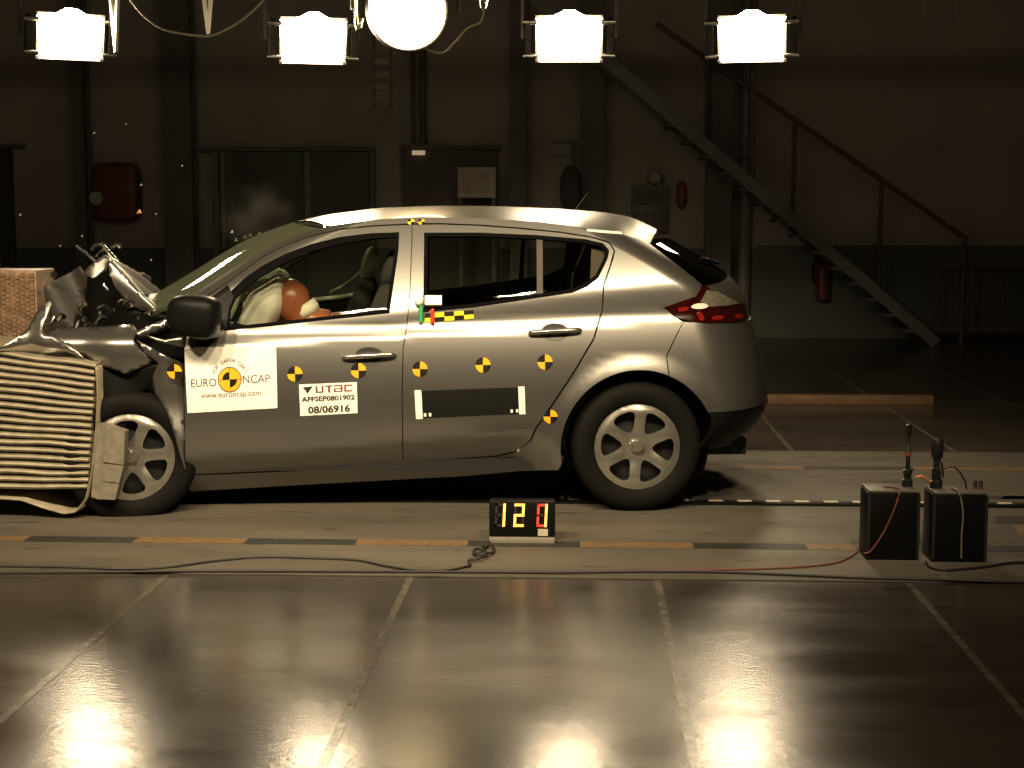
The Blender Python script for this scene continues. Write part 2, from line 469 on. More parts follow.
# ================================================================== THE CAR
TH = math.radians(5.5)
AX = np.array([math.cos(TH), math.sin(TH), 0]); NY = np.array([-math.sin(TH), math.cos(TH), 0])
ORG = ground(637, 512, TZ) + NY * 0.875            # on the floor under the middle of the rear axle; +x is the tail, -y the near flank
CAR = empty('hatchback_car', ORG, TH)
tag(CAR, 'silver grey five-door hatchback with crushed front end and test stickers on its doors', 'car')
def c2w(P): P = np.asarray(P, float); return ORG + P[..., 0:1] * AX + P[..., 1:2] * NY + P[..., 2:3] * np.array([0, 0, 1.0])
def L(px, py, y):
    """pixel to car coordinates on the upright plane at car y"""
    r = ray(px, py); t = ((ORG + NY * y - EYE) @ NY) / (r @ NY); q = EYE + r * t - ORG
    return np.array([q @ AX, y, q[2]])

# --- the side surface P(U, z): plan curve at each height, closed front and rear by half ellipses
def table(xs, ys, sig):
    X = np.linspace(xs[0] - .3, xs[-1] + .3, 600)
    Y = np.interp(X, xs, ys)
    Y = np.where(X < xs[0], ys[0] + (ys[1] - ys[0]) / (xs[1] - xs[0]) * (X - xs[0]), Y)
    Y = np.where(X > xs[-1], ys[-1] + (ys[-1] - ys[-2]) / (xs[-1] - xs[-2]) * (X - xs[-1]), Y)
    k = np.exp(-0.5 * ((np.arange(-60, 61) * (X[1] - X[0])) / sig) ** 2); k /= k.sum()
    Yp = np.pad(Y, 60, mode='reflect', reflect_type='odd')
    Ys = np.convolve(Yp, k, 'valid')
    return lambda q: np.interp(q, X, Ys)
XRf = table([.265, .373, .463, .581, .763, .881, .993, 1.075, 1.141, 1.202, 1.274, 1.346], [.60, .725, .779, .768, .726, .690, .664, .622, .549, .45, .32, .189], .025)
XFf = table([.80, .943, 1.011, 1.084, 1.159, 1.24, 1.301, 1.352, 1.393], [-2.75, -2.545, -2.446, -2.319, -2.192, -2.064, -1.962, -1.833, -1.703], .03)
BELT = table([-2.2, -1.95, -1.116, -.316, .1, .8], [.872, .888, .968, 1.058, 1.095, 1.12], .12)
LEDG = table([-2.1, -1.94, -1.14, -.38, .1, .8], [.835, .848, .882, .918, .955, .99], .12)
CREA = table([-2.2, -2.14, -.496, 0], [.283, .287, .409, .44], .1)
def sst(t): t = np.clip(t, 0, 1); return t * t * (3 - 2 * t)
def soft(d, w): return (d + np.sqrt(d * d + w * w)) / 2
def WID(x, z):
    B, S, Zc = BELT(x), LEDG(x), CREA(x)
    low = .900 - np.where(z > .6, .42, .45) * (z - .6) ** 2
    fade = 1 - sst((x + .62) / .25)
    low = low - fade * .55 * soft(Zc - .006 - z, .012)
    t = sst((z - (S - .04)) / .08)
    w = low * (1 - t) + (.843 - .03 * (z - S)) * t
    sd = soft(z - B, .03) - soft(-B + 0.5, .03) * 0
    w = w - .43 * sd - .22 * sd * sd
    r = np.hypot(x, z - .316)
    w = w + .020 * sst((.47 - r) / .12)
    return w
LM, LC, RR, RF = 2.0, 0.75, 0.42, 0.42
def P(U, z):
    U = np.asarray(U, float); z = np.asarray(z, float)
    xe, xf = XRf(z) - RR, np.minimum(XFf(np.maximum(z, .80)), -1.2) + RF
    a = np.clip((U - LM) / LC, 0, 1) * PI / 2
    b = np.clip(-U / LC, 0, 1) * PI / 2
    xb = xf + (xe - xf) * np.clip(U / LM, 0, 1)
    x = xb + RR * np.sin(a) - RF * np.sin(b)
    y = -WID(xb, z) * np.cos(a) * np.cos(b)
    return np.stack([x, y, z + 0 * U], -1)
def PN(U, z):
    e = 2e-3
    U = np.asarray(U, float); z = np.asarray(z, float)
    du = P(np.minimum(U + e, LM + LC), z) - P(np.maximum(U - e, -LC), z); dz = P(U, z + e) - P(U, z - e)
    n = np.cross(du, dz)
    return n / (np.linalg.norm(n, axis=-1, keepdims=True) + 1e-12)
_gu = np.linspace(-LC, LM + LC, 420); _gz = np.linspace(.08, 1.46, 300)
_GU, _GZ = [g.ravel() for g in np.meshgrid(_gu, _gz)]
_GP = c2w(P(_GU, _GZ)); _GN = PN(_GU, _GZ); _GNw = _GN[:, 0:1] * AX + _GN[:, 1:2] * NY + _GN[:, 2:3] * np.array([0, 0, 1.0])
_face = np.sum((EYE - _GP) * _GNw, 1) > 0
_GU, _GZ, _GX = _GU[_face], _GZ[_face], project(_GP[_face])
def inv(pix):
    """pixels to (U, z) on the side surface"""
    pix = np.asarray(pix, float).reshape(-1, 2)
    out = np.zeros_like(pix)
    for i, q in enumerate(pix):
        k = np.argmin(np.sum((_GX - q) ** 2, 1)); out[i] = _GU[k], _GZ[k]
    for it in range(8):
        U, z = out[:, 0], out[:, 1]; e = 1e-3
        p0 = project(c2w(P(U, z))); pu = (project(c2w(P(U + e, z))) - p0) / e; pz = (project(c2w(P(U, z + e))) - p0) / e
        r = pix - p0; det = pu[:, 0] * pz[:, 1] - pu[:, 1] * pz[:, 0]
        det = np.where(np.abs(det) < 500, np.sign(det + 1e-9) * 500, det)
        dU = np.clip((r[:, 0] * pz[:, 1] - r[:, 1] * pz[:, 0]) / det, -.03, .03); dz = np.clip((pu[:, 0] * r[:, 1] - pu[:, 1] * r[:, 0]) / det, -.03, .03)
        out[:, 0] = np.clip(U + dU, -LC, LM + LC); out[:, 1] = np.clip(z + dz, .05, 1.47)
    return out
def uz(poly):
    """mixed list: (px,py) pixels or ('u',U,z); straight edges between pixels stay straight in the view"""
    if all(p[0] != 'u' for p in poly) and len(poly) > 2: poly = dense(poly, 5.0)
    pts = []
    pp = [p for p in poly if p[0] != 'u']
    iv = iter(inv(pp)) if pp else iter([])
    for p in poly:
        pts.append((p[1], p[2]) if p[0] == 'u' else tuple(next(iv)))
    return pts
def crom(pts, k=4):
    """smooth closed outline through points"""
    Q = []; n = len(pts); A = [np.array(p, float) for p in pts]
    for i in range(n):
        a, b, c, d = A[i - 1], A[i], A[(i + 1) % n], A[(i + 2) % n]
        for j in range(k):
            t = j / k
            Q.append(tuple(0.5 * (2 * b + (c - a) * t + (2 * a - 5 * b + 4 * c - d) * t * t + (3 * b - a - 3 * c + d) * t ** 3)))
    return Q

def panel(name, outer, holes=(), mat=PAINT, parent=CAR, off=0.0, grid=.03, skirt=.018, mirror=False, both=False, step=.02, raw=False, fn=None):
    """panel cut out of the side surface; mirror: on the far side; both: continued across the middle of the car"""
    polys = [dense(o if raw else uz(o), step) for o in [outer, *holes]]
    V, T, bd = cdt_fill(polys, grid)
    Pt = P(V[:, 0], V[:, 1]); N = PN(V[:, 0], V[:, 1])
    o_ = off if fn is None else off + fn(V[:, 0], V[:, 1])[:, None]
    Pt = Pt + N * o_
    n = len(Pt)
    verts = list(Pt); norms = list(N); faces = [tuple(t) for t in T]
    if skirt:
        loops = {}
        for a, b in bd:
            for q in (a, b):
                if q not in loops:
                    loops[q] = len(verts); verts.append(Pt[q]); norms.append(np.zeros(3)); verts.append(Pt[q] - N[q] * skirt); norms.append(np.zeros(3))
        for a, b in bd:
            e = Pt[b] - Pt[a]; s = np.cross(e, N[a]); s /= np.linalg.norm(s) + 1e-12
            for q in (a, b): norms[loops[q]] = norms[loops[q]] + s; norms[loops[q] + 1] = norms[loops[q] + 1] + s
            faces.append((b, a, loops[a], loops[b])) if False else None
            faces.append((loops[b], loops[a], loops[a] + 1, loops[b] + 1))
    V3 = np.array(verts); N3 = np.array(norms)
    N3 /= np.linalg.norm(N3, axis=1, keepdims=True) + 1e-12
    if mirror or both:
        Vm, Nm = V3 * [1, -1, 1], N3 * [1, -1, 1]
        Fm = [tuple(reversed(f)) for f in faces]
        if mirror: V3, N3, faces = Vm, Nm, Fm
        else:
            k = len(V3); V3 = np.vstack([V3, Vm]); N3 = np.vstack([N3, Nm]); faces = faces + [tuple(i + k for i in f) for f in Fm]
    o = mk(name, V3, faces, mat, parent)
    me = o.data
    smooth_mesh(me)
    if len(me.vertices) == len(N3): me.normals_split_custom_set_from_vertices([tuple(v) for v in N3])
    return o

def shrink(poly, d):
    A = np.array(poly, float); c = A.mean(0); n = len(A); out = []
    area = sum(A[i][0] * A[(i + 1) % n][1] - A[(i + 1) % n][0] * A[i][1] for i in range(n)); sg = 1 if area > 0 else -1
    for i in range(n):
        e1 = A[i] - A[i - 1]; e2 = A[(i + 1) % n] - A[i]
        n1 = np.array([-e1[1], e1[0]]) / (np.hypot(*e1) + 1e-9) * sg; n2 = np.array([-e2[1], e2[0]]) / (np.hypot(*e2) + 1e-9) * sg
        m = n1 + n2; m /= max(.5, m @ m / 2) ; out.append(tuple(A[i] + m * d))
    return out
# --- outlines traced from the photograph
rail = [(330, 226), (355, 222), (380, 219), (420, 217), (480, 218), (540, 222), (580, 227), (620, 234), (645, 240)]
apil = [(186, 300), (200, 290), (230, 270.5), (262, 251), (290, 238), (310, 231)]
fd_out = [(186, 474), (185.5, 400), (185, 350), (188, 332), (196, 313), (207, 297.5), (232, 280.5), (262, 258.5), (285, 246.5), (310, 237.5), (340, 230.5), (375, 227), (411.3, 225.3), (411, 240), (409, 290), (406.5, 320), (402, 350), (401, 400), (402, 463), (395, 463.5), (300, 469)]
fd_win = [(227, 329), (229, 308), (234, 297), (248, 283), (262, 273.5), (285, 260.5), (310, 250), (340, 241.5), (370, 237), (398, 235), (397, 250), (392, 285), (388, 311.5), (330, 318), (280, 323.5)]
fd_seal_refl = [(224.5, 331), (221, 312), (230, 292), (246, 277), (262, 266), (285, 254), (310, 244.5), (340, 237), (370, 233.3), (399.5, 232.3), (398.5, 250), (393.5, 285), (389.5, 313.2), (330, 319.6), (280, 325.2)]  # seal widened upward; its black stands for a dark reflection on the door frame
rd_out = [(413, 225.3), (440, 225), (480, 226.5), (520, 229.5), (560, 233.5), (590, 238), (608, 243.5), (613, 251), (610, 262), (602.5, 285), (601, 310), (592.5, 338), (572.5, 372), (550.5, 405), (534.5, 428), (529, 440), (514, 451), (495, 455), (440, 459), (404, 462.5), (403, 400), (404, 350), (408.5, 320), (411, 290), (413, 240)]
rd_win = [(426, 234.5), (480, 234.5), (537, 237), (585, 241), (602, 245), (607, 250.5), (605.5, 259), (597, 276.5), (586, 285), (572, 291), (525, 298), (475, 305.5), (425, 310.5)]
def arch_px(a):
    a = math.radians(a); x, z = .372 * math.cos(a), .316 + .378 * math.sin(a)
    return tuple(project(c2w(np.array([x, -float(WID(x, z)), z]))))
arch_q = [arch_px(a) for a in range(68, 196, 4)]
side = (apil + rail + [(650, 244), (665, 255.5), (680, 267), (693, 277), (703, 286), (697, 296), (682, 301), (665, 307.5), (673, 316), (683, 321.5), (674, 339), (666, 356)] + arch_q + [(558, 470)]
        + [(520, 471), (465, 476), (300, 485), (190, 491.5), (188, 476), (300, 471), (403, 465), (440, 461.3), (496, 457.2), (516, 453.3), (531.5, 441.3), (536.7, 429), (552.6, 406), (574.5, 373), (594.6, 339), (603, 310), (604.5, 285.5), (612, 262.6), (615.3, 251), (609.5, 241.6), (590, 236), (560, 231.5), (520, 227.5), (480, 224.5), (440, 223), (412, 223.3), (375, 225), (340, 228.5), (310, 235.5), (285, 244.5), (262, 256.5), (232, 278.5), (205, 296.5), (190, 309)])

panel('side_frame', side)
panel('side_frame', side, mirror=True)
PL = {}
for mir in (False, True):
    fd = panel('front_door', shrink(fd_out, -.55), [fd_win], mirror=mir)
    rd = panel('rear_door', shrink(rd_out, -.55), [rd_win], mirror=mir)
    PL[mir] = (fd, rd)
for mir in (False, True):
    fd, rd = PL[mir]
    panel('window_seal', fd_seal_refl, [shrink(fd_win, 2.0)], SEAL, fd, off=.0012, grid=.03, skirt=.012, mirror=mir)  # seal ring plus the painted dark of the front door frame
    panel('window_seal', shrink(rd_win, -1.8), [shrink(rd_win, 2.0)], SEAL, rd, off=.0012, grid=.03, skirt=.012, mirror=mir)
    panel('window_divider', [(536.5, 236), (542.5, 236.5), (543, 296), (537, 297)], (), pm('divider_grey', (.07, .062, .05), .6, spec=.2), rd, off=-.005, mirror=mir)
    panel('side_window', fd_win, (), GLASS, fd, off=-.009, skirt=0, mirror=mir)
    panel('side_window', rd_win, (), GLASS, rd, off=-.009, skirt=0, mirror=mir)
# sail panel in front of the driver window
panel('sail_panel', [(208, 300), (228, 285), (234, 297), (229, 308), (226, 330), (206, 331)], (), BLACKP, PL[False][0], off=.002, skirt=.004)

# --- tail: bumper, lamps, hatch, hatch glass
zb = float(inv([(700, 322)])[0][1])
bump_o = [(683.5, 322), (675, 339.5), (667, 356.5)] + [arch_px(a) for a in range(67, 23, -4)]
bu = [tuple(q) for q in inv(bump_o)]
panel('rear_bumper', bu + [(LM + LC, .50), (LM + LC, .90), (bu[0][0] + .30, .90)], (), PAINT, raw=True, both=True)
panel('bumper_valance', [(bu[-1][0] + .004, bu[-1][1] - .004), (LM + LC, .495), (LM + LC, .27), (bu[-1][0] + .10, .30)], (), BLACKP, raw=True, both=True)
for mir in (False, True):
    tl = panel('tail_lamp', [(663.5, 307.5), (680, 301.5), (694, 298), (699, 291), (701, 285.5), (707, 286.5), (710, 290), (722, 294), (735, 301), (744.5, 305), (746.3, 313), (745.5, 320), (735, 322), (708, 323.5), (690, 321.5), (676, 317)], (), REDLENS, off=.004, mirror=mir, step=.012, grid=.015)
    panel('clear_lens', [(706, 290.5), (717, 292.5), (731, 299.5), (739, 304), (722, 306), (706, 307), (700, 302)], (), CLEARLENS, tl, off=.0075, skirt=.003, mirror=mir, grid=.015, step=.01)
    panel('reversing_lens', crom([(691, 306), (697, 303.5), (705, 304), (707, 307), (701, 309), (693, 308.5)], 3), (), pm('white_lens', (.85, .80, .7), .12, 0, .02, coat=1), tl, off=.008, skirt=.003, mirror=mir, grid=.01, step=.01)
for ps in ([(678, 308), (684, 306.5), (689, 308), (685, 311), (679, 311.5)], [(697, 313), (700, 312), (704, 319), (701, 321.5), (698, 318)], [(712, 317), (722, 316), (721, 319.5), (713, 320)], [(735, 315), (741, 314.5), (742, 318), (737, 319)]):
    panel('lamp_glint', crom(ps, 3), (), pm('red_glint', (.30, .014, .008), .15, .4, .2, 60, coat=1), CAR, off=.0075, skirt=.003, grid=.008, step=.008)  # brighter red ovals: glints on the lamp put in as colour
tb = float(inv([(703, 286)])[0][1]); tu = float(inv([(703, 286)])[0][0])
panel('tailgate', [(tu - .16, zb - .06), (LM + LC, zb - .06), (LM + LC, 1.15), (tu + .05, 1.15), (tu - .01, 1.12)], (), PAINT, off=-.006, raw=True, both=True)
hg = [tuple(q) for q in inv([(704, 285.5), (693.5, 276.5), (680.5, 266.3), (665.5, 255), (651, 243.5)])]
panel('hatch_window', hg + [(LM + LC, hg[-1][1] + .02), (LM + LC, 1.145)], (), HATCHG, off=-.004, raw=True, both=True)
tube('rear_wiper', [P(u_, z_) + PN(u_, z_) * .012 for u_, z_ in ((LM + .72, 1.16), (LM + .62, 1.165), (LM + .5, 1.18), (LM + .42, 1.20))], .008, BLACKP, CAR)
panel('rear_reflector', [(LM + .40, .462), (LM + .52, .462), (LM + .52, .492), (LM + .40, .492)], (), REDLENS, off=.004, raw=True, skirt=.004)

# --- windscreen
ws = [tuple(q) for q in inv(apil[1:] + [(322, 227.5)])]
panel('windscreen', ws + [(-LC * .6, 1.385), (-LC, 1.395), (-LC, .955), (ws[0][0] - .1, .955)], (), WSGLASS, off=-.006, raw=True, both=True)

# --- roof
re_ = [P(*q) for q in inv(rail + [(650, 243)])]
re_ = np.array(re_)
zc = table([-1.70, -1.523, -1.261, -.944, -.627, -.308, -.095, .065, .175], [1.388, 1.428, 1.460, 1.472, 1.469, 1.456, 1.440, 1.414, 1.358], .03)
NXR, NV = 60, 33
V, Fc = [], []
for i in range(NXR + 1):
    for j in range(NV):
        v = -1 + 2 * j / (NV - 1)
        s = i / NXR
        x0 = -1.69 + (re_[0][0] + 1.69) * abs(v) ** 2; x1 = .178 + (re_[-1][0] - .178) * abs(v) ** 2.5
        x = x0 + (x1 - x0) * s
        ye, ze = np.interp(x, re_[:, 0], re_[:, 1]), np.interp(x, re_[:, 0], re_[:, 2])
        zz = ze + (zc(x) - ze) * (1 - abs(v) ** 2.3)
        V.append((x, -ye * v, zz))
for i in range(NXR):
    for j in range(NV - 1):
        a = i * NV + j; Fc.append((a, a + NV, a + NV + 1, a + 1))
k = len(V)                                               # turned-down spoiler lip at the tail and the rails
rim = [(i * NV) for i in range(NXR + 1)] + [NXR * NV + j for j in range(1, NV)] + [i * NV + NV - 1 for i in range(NXR - 1, -1, -1)]
for r_ in rim:
    x, y, z = V[r_]; V.append((x - .012, y * .985, z - .03))
for i in range(len(rim) - 1): Fc.append((rim[i + 1], rim[i], k + i, k + i + 1))
roof = mk('roof', V, Fc, PAINT, CAR, 50)
bm = bmesh.new(); cyl(bm, L(572, 214, 0), L(588, 193, .0), .004, .002, 8); cyl(bm, L(572, 214, 0) - [0, 0, .02], L(573, 211, 0), .022, .012, 12); bm_obj('roof_aerial', bm, BLACKP, CAR, 40)
panel('roof_strip', [(587, 229.3), (622, 232.3), (622, 234.6), (587, 231.6)], (), PAPER, off=.003, skirt=.002)

# --- inside liners, floor pan, wheel arches
def liner(name, poly, holes, mat, off, mirror):
    return panel(name, poly, holes, mat, CAR, off=off, grid=.06, skirt=0, mirror=mirror, step=.04)
for mir in (False, True):
    liner('door_liner', [(190, 470), (190, 335), (226, 331), (300, 323), (425, 312), (525, 300), (572, 293), (598, 285), (590, 338), (550, 404), (530, 438), (495, 453)], [], TRIM, -.05, mir)
    liner('pillar_trim', [(400, 232), (426, 233), (424, 312), (389, 313)], [], BEIGE, -.045, mir)
    liner('pillar_trim', [(592, 240), (612, 248), (604, 282), (590, 287)], [], pm('quarter_trim', (.10, .075, .06), .8, spec=.1), -.04, mir)
bm = bmesh.new(); box(bm, (-2.25, -.78, .20), (-.36, .78, .25)); box(bm, (-2.25, -.62, .25), (-2.18, .62, .90)); box(bm, (-.36, -.52, .22), (.6, .52, .30))
bm_obj('floor_pan', bm, TRIM, CAR)
for s in (-1, 1):
    V, Fc = [], []
    for i in range(25):
        a = math.radians(-25 + 230 * i / 24)
        for yy in (.865, .52): V.append((.345 * math.cos(a), s * yy, .316 + .345 * math.sin(a)))
    for i in range(24): Fc.append((2 * i, 2 * i + 1, 2 * i + 3, 2 * i + 2))
    c_ = len(V); V += [(.345 * math.cos(math.radians(-25 + 230 * i / 24)), s * .53, .316 + .345 * math.sin(math.radians(-25 + 230 * i / 24))) for i in range(25)]
    Fc.append(tuple(range(c_, c_ + 25)))
    mk('wheel_arch_liner', V, Fc, BLACKP, CAR)
bm = bmesh.new(); box(bm, (-.25, -.52, .27), (.55, .52, .62), .02); bm_obj('boot_floor', bm, TRIM, CAR)

# --- wheels: tyre with hubcap, steel rim, emblem
def disc_poly(r, n=72): return [(r * math.cos(2 * PI * i / n), r * math.sin(2 * PI * i / n)) for i in range(n)]
def make_wheel(name, loc, rot, side=-1, flat=None):
    """side -1: outer face towards -y"""
    bm = bmesh.new()
    s = side
    prof = [(.200, .075), (.212, .092), (.235, .102), (.262, .105), (.285, .100), (.303, .088), (.311, .070), (.313, .060), (.309, .056), (.309, .050), (.3155, .045), (.316, .010), (.311, .006), (.311, -.004), (.316, -.008), (.3155, -.045), (.309, -.050), (.313, -.060), (.303, -.088), (.262, -.105), (.200, -.075)]
    lathe(bm, [(r, s * h) for r, h in prof], 72)
    if s > 0: bmesh.ops.reverse_faces(bm, faces=bm.faces)
    M = Matrix.Translation(loc) @ Euler(rot).to_matrix().to_4x4()
    if flat is not None:
        for v in bm.verts:
            w = M @ v.co
            if w.z < flat: w.z = flat + (w.z - flat) * .05; v.co = M.inverted() @ w
    o = bm_obj(name, bm, RUBBER, CAR, 40); o.matrix_local = M
    # hubcap
    holes = []
    for k in range(6):
        a0 = math.radians(-5 + 60 * k)
        h = []
        for r, da in ((.080, -8), (.10, -15), (.13, -18.5), (.158, -20), (.172, -16), (.177, -7), (.177, 7), (.172, 16), (.158, 20), (.13, 18.5), (.10, 15), (.080, 8), (.074, 0)):
            a = a0 + math.radians(da); h.append((r * math.cos(a), r * math.sin(a)))
        holes.append(crom(h, 2))
    V, T, bd = cdt_fill([disc_poly(.207), *holes], .012)
    r = np.hypot(V[:, 0], V[:, 1]); a = np.arctan2(V[:, 1], V[:, 0])
    spoke = np.cos(6 * (a - math.radians(25)))           # 1 on the middle of a spoke
    d = .085 + .010 * sst((.207 - r) / .03) - .012 * sst((.15 - r) / .09) * (r > .03) + .004 * spoke * sst((r - .05) / .05) * sst((.19 - r) / .03)
    d = d + .012 * (1 - sst((r - .030) / .012))
    Vt = [(x, s * h, z) for (x, z), h in zip(V, d)]
    Fc = [t if s < 0 else t[::-1] for t in T]
    lp = {}
    for e in bd:
        for q in e:
            if q not in lp: lp[q] = len(Vt); x, y, z = Vt[q]; Vt.append((x, y - s * .022, z))
    for a_, b_ in bd: Fc.append((a_, lp[a_], lp[b_], b_) if s < 0 else (b_, lp[b_], lp[a_], a_))
    h = mk('hubcap', Vt, Fc, HUBMAT, o, 35)
    bm = bmesh.new(); lathe(bm, [(.2, s * .06), (.19, s * .03), (.12, s * .035), (.06, s * .045), (.001, s * .045)], 40); bm_obj('steel_rim', bm, DARKM, o, 40)
    for q, rr in ((0, .016),):                          # diamond badge on the hub
        bm = bmesh.new()
        A = [(0, .022), (.014, 0), (0, -.022), (-.014, 0)]; B = [(x * .55, y * .55) for x, y in A]
        va = [bm.verts.new((x, s * .0990, z)) for x, z in A]; vb = [bm.verts.new((x, s * .101, z)) for x, z in B]
        for i in range(4): bm.faces.new((va[i], va[(i + 1) % 4], vb[(i + 1) % 4], vb[i]))
        bm_obj('wheel_badge', bm, pm('badge_grey', (.22, .2, .2), .3, 1), o)
    bm = bmesh.new()
    for k in range(5):
        an = 2 * PI * k / 5 + .3; c = Vector((.055 * math.cos(an), s * .05, .055 * math.sin(an)))
        cyl(bm, c, c + Vector((0, s * .02, 0)), .008, seg=6)
    b_ = bm_obj('wheel_bolts', bm, STEEL, o); b_['kind'] = 'stuff'
    return o
make_wheel('wheel', (0, -.775, .316), (0, 0, 0), -1)
make_wheel('wheel', (0, .775, .316), (0, 0, 0), 1)
fc = L(130, 462, -.80)
make_wheel('wheel', (fc[0], -.765, .283), (0, math.radians(20), math.radians(8)), -1, flat=0.0)
make_wheel('wheel', (-2.62, .775, .316), (0, 0, 0), 1)
bm = bmesh.new(); cyl(bm, (0, -.7, .316), (0, .7, .316), .035); cyl(bm, (fc[0] + .02, -.7, .3), (-2.6, .7, .316), .03); box(bm, (-.5, .1, .2), (.66, .4, .26), .02); bm_obj('axle', bm, DARKM, CAR)

# --- door mirror
def superq(name, c, h, n, mat, parent, rot=(0, 0, 0), taper=0.0, nu=28, nv=18):
    V, Fc = [], []
    sp = lambda v, e: math.copysign(abs(v) ** e, v)
    for i in range(nv + 1):
        ph = -PI / 2 + PI * i / nv
        for j in range(nu):
            th = 2 * PI * j / nu
            x = sp(math.cos(ph), 2 / n) * sp(math.cos(th), 2 / n); y = sp(math.cos(ph), 2 / n) * sp(math.sin(th), 2 / n); z = sp(math.sin(ph), 2 / n)
            k = 1 + taper * x
            V.append((x * h[0], y * h[1] * k, z * h[2] * k))
    for i in range(nv):
        for j in range(nu):
            a, b = i * nu + j, i * nu + (j + 1) % nu
            Fc.append((a, b, b + nu, a + nu))
    o = mk(name, V, Fc, mat, parent, 60)
    o.location = c; o.rotation_euler = rot
    return o
mc = L(194, 316, -1.0)
mir = superq('door_mirror', mc, (.122, .085, .098), 3.2, BLACKP, CAR, (0, math.radians(8), math.radians(-8)), .10)
bm = bmesh.new(); box(bm, (-.03, .04, -.10), (.09, .20, -.03), .015); bm_obj('mirror_arm', bm, BLACKP, mir, 40)

# --- door handles: dark bowl and bright bar
def surf_frame(px, py):
    U, z = inv([(px, py)])[0]; p = P(U, z); n = PN(U, z)
    ex = P(U + .01, z) - p; ex /= np.linalg.norm(ex); ez = np.cross(n, ex) * -1; ez = np.cross(ex, n) * -1
    if ez[2] < 0: ez = -ez
    return p, n, ex, ez
for (px, py), door in (((369, 356), PL[False][0]), ((555, 332), PL[False][1])):
    p, n, ex, ez = surf_frame(px, py)
    V = [p + n * -.002]; Fc = []
    for k in range(32):
        a = 2 * PI * k / 32; V.append(p + ex * .068 * math.cos(a) + ez * .042 * math.sin(a) + n * .0025)
    for k in range(32): Fc.append((0, 1 + k, 1 + (k + 1) % 32))
    bowl = mk('door_handle', V, Fc, pm('recess_dark', (.03, .028, .025), .4, .2), CAR, 60)
    bm = bmesh.new()
    dx = ex * .998 + ez * .05
    a_, b_ = p - dx * .118 + n * .006, p + dx * .118 + n * .006
    pts = [a_, p - dx * .10 + n * .02, p + n * .028, p + dx * .10 + n * .022, b_]
    bm.free()
    tube('handle_bar', pts, .0125, pm('handle_paint', (.40, .38, .33), .22, .9, .05, coat=.6), bowl, 10)

# --- round test targets, quartered in orange-yellow and black
def target(px, py, r, parent, yel=YELLOW, turn=0.0):
    p, n, ex, ez = surf_frame(px, py)
    V = [p + n * .003]; Fc = []
    for k in range(32):
        a = 2 * PI * k / 32 + turn; V.append(p + ex * r * math.cos(a) + ez * r * math.sin(a) + n * .003)
    o = mk('test_target', V, [(0, 1 + k, 1 + (k + 1) % 32) for k in range(32)], [yel, MBLACK], parent)
    for k, f in enumerate(o.data.polygons): f.material_index = 1 if (k // 8) % 2 else 0
    return o
FDR, RDR = PL[False]
for px, py, r, par in ((295, 374, .036, FDR), (358.5, 370.5, .036, FDR), (420, 369, .036, RDR), (483, 365, .036, RDR), (545, 362, .036, RDR), (550.5, 416.5, .034, CAR)):
    target(px, py, r, par)
target(411, 222, .017, CAR, LEMON); target(421.5, 222, .017, CAR, YELLOW)

# --- paper stickers with printed writing
def quad_map(q):
    q = [np.array(c, float) for c in q]               # tl, tr, br, bl in pixels
    def f(u, v):                                       # u right, v up, 0..1
        u = np.asarray(u)[:, None]; v = np.asarray(v)[:, None]
        return (q[3] * (1 - u) + q[2] * u) * (1 - v) + (q[0] * (1 - u) + q[1] * u) * v
    return f
def stick(name, uv, faces, f, mat, parent, off):
    uv = np.array(uv, float); UZ = inv(f(uv[:, 0], uv[:, 1]))
    Pt = P(UZ[:, 0], UZ[:, 1]) + PN(UZ[:, 0], UZ[:, 1]) * off
    return mk(name, Pt, faces, mat, parent)
def sheet(name, q, mat, parent, off=.0015, n=8):
    f = quad_map(q); uv = [(i / n, j / n) for j in range(n + 1) for i in range(n + 1)]
    Fc = [(j * (n + 1) + i, j * (n + 1) + i + 1, (j + 1) * (n + 1) + i + 1, (j + 1) * (n + 1) + i) for j in range(n) for i in range(n)]
    o = stick(name, uv, Fc, f, mat, parent, off); smooth_mesh(o.data)
    return o, f
def text_mesh(txt, bold=0.0):
    cu = bpy.data.curves.new('t', 'FONT'); cu.body = txt; cu.resolution_u = 3; cu.offset = bold
    ob = bpy.data.objects.new('t', cu); COL.objects.link(ob)
    dg = bpy.context.evaluated_depsgraph_get(); me = bpy.data.meshes.new_from_object(ob.evaluated_get(dg))
    V = np.array([tuple(v.co) for v in me.vertices])[:, :2]; Fc = [tuple(p.vertices) for p in me.polygons]
    bpy.data.objects.remove(ob); bpy.data.curves.remove(cu); bpy.data.meshes.remove(me)
    return V, Fc
def text_on(txt, f, parent, u0, u1, v0, v1, mat=INK, bold=0.0, off=.003, name='lettering'):
    V, Fc = text_mesh(txt, bold)
    lo, hi = V.min(0), V.max(0)
    uv = np.stack([u0 + (V[:, 0] - lo[0]) / (hi[0] - lo[0]) * (u1 - u0), v0 + (V[:, 1] - lo[1]) / (hi[1] - lo[1]) * (v1 - v0)], 1)
    o = stick(name, uv, Fc, f, mat, parent, off); o['kind'] = 'stuff'; return o
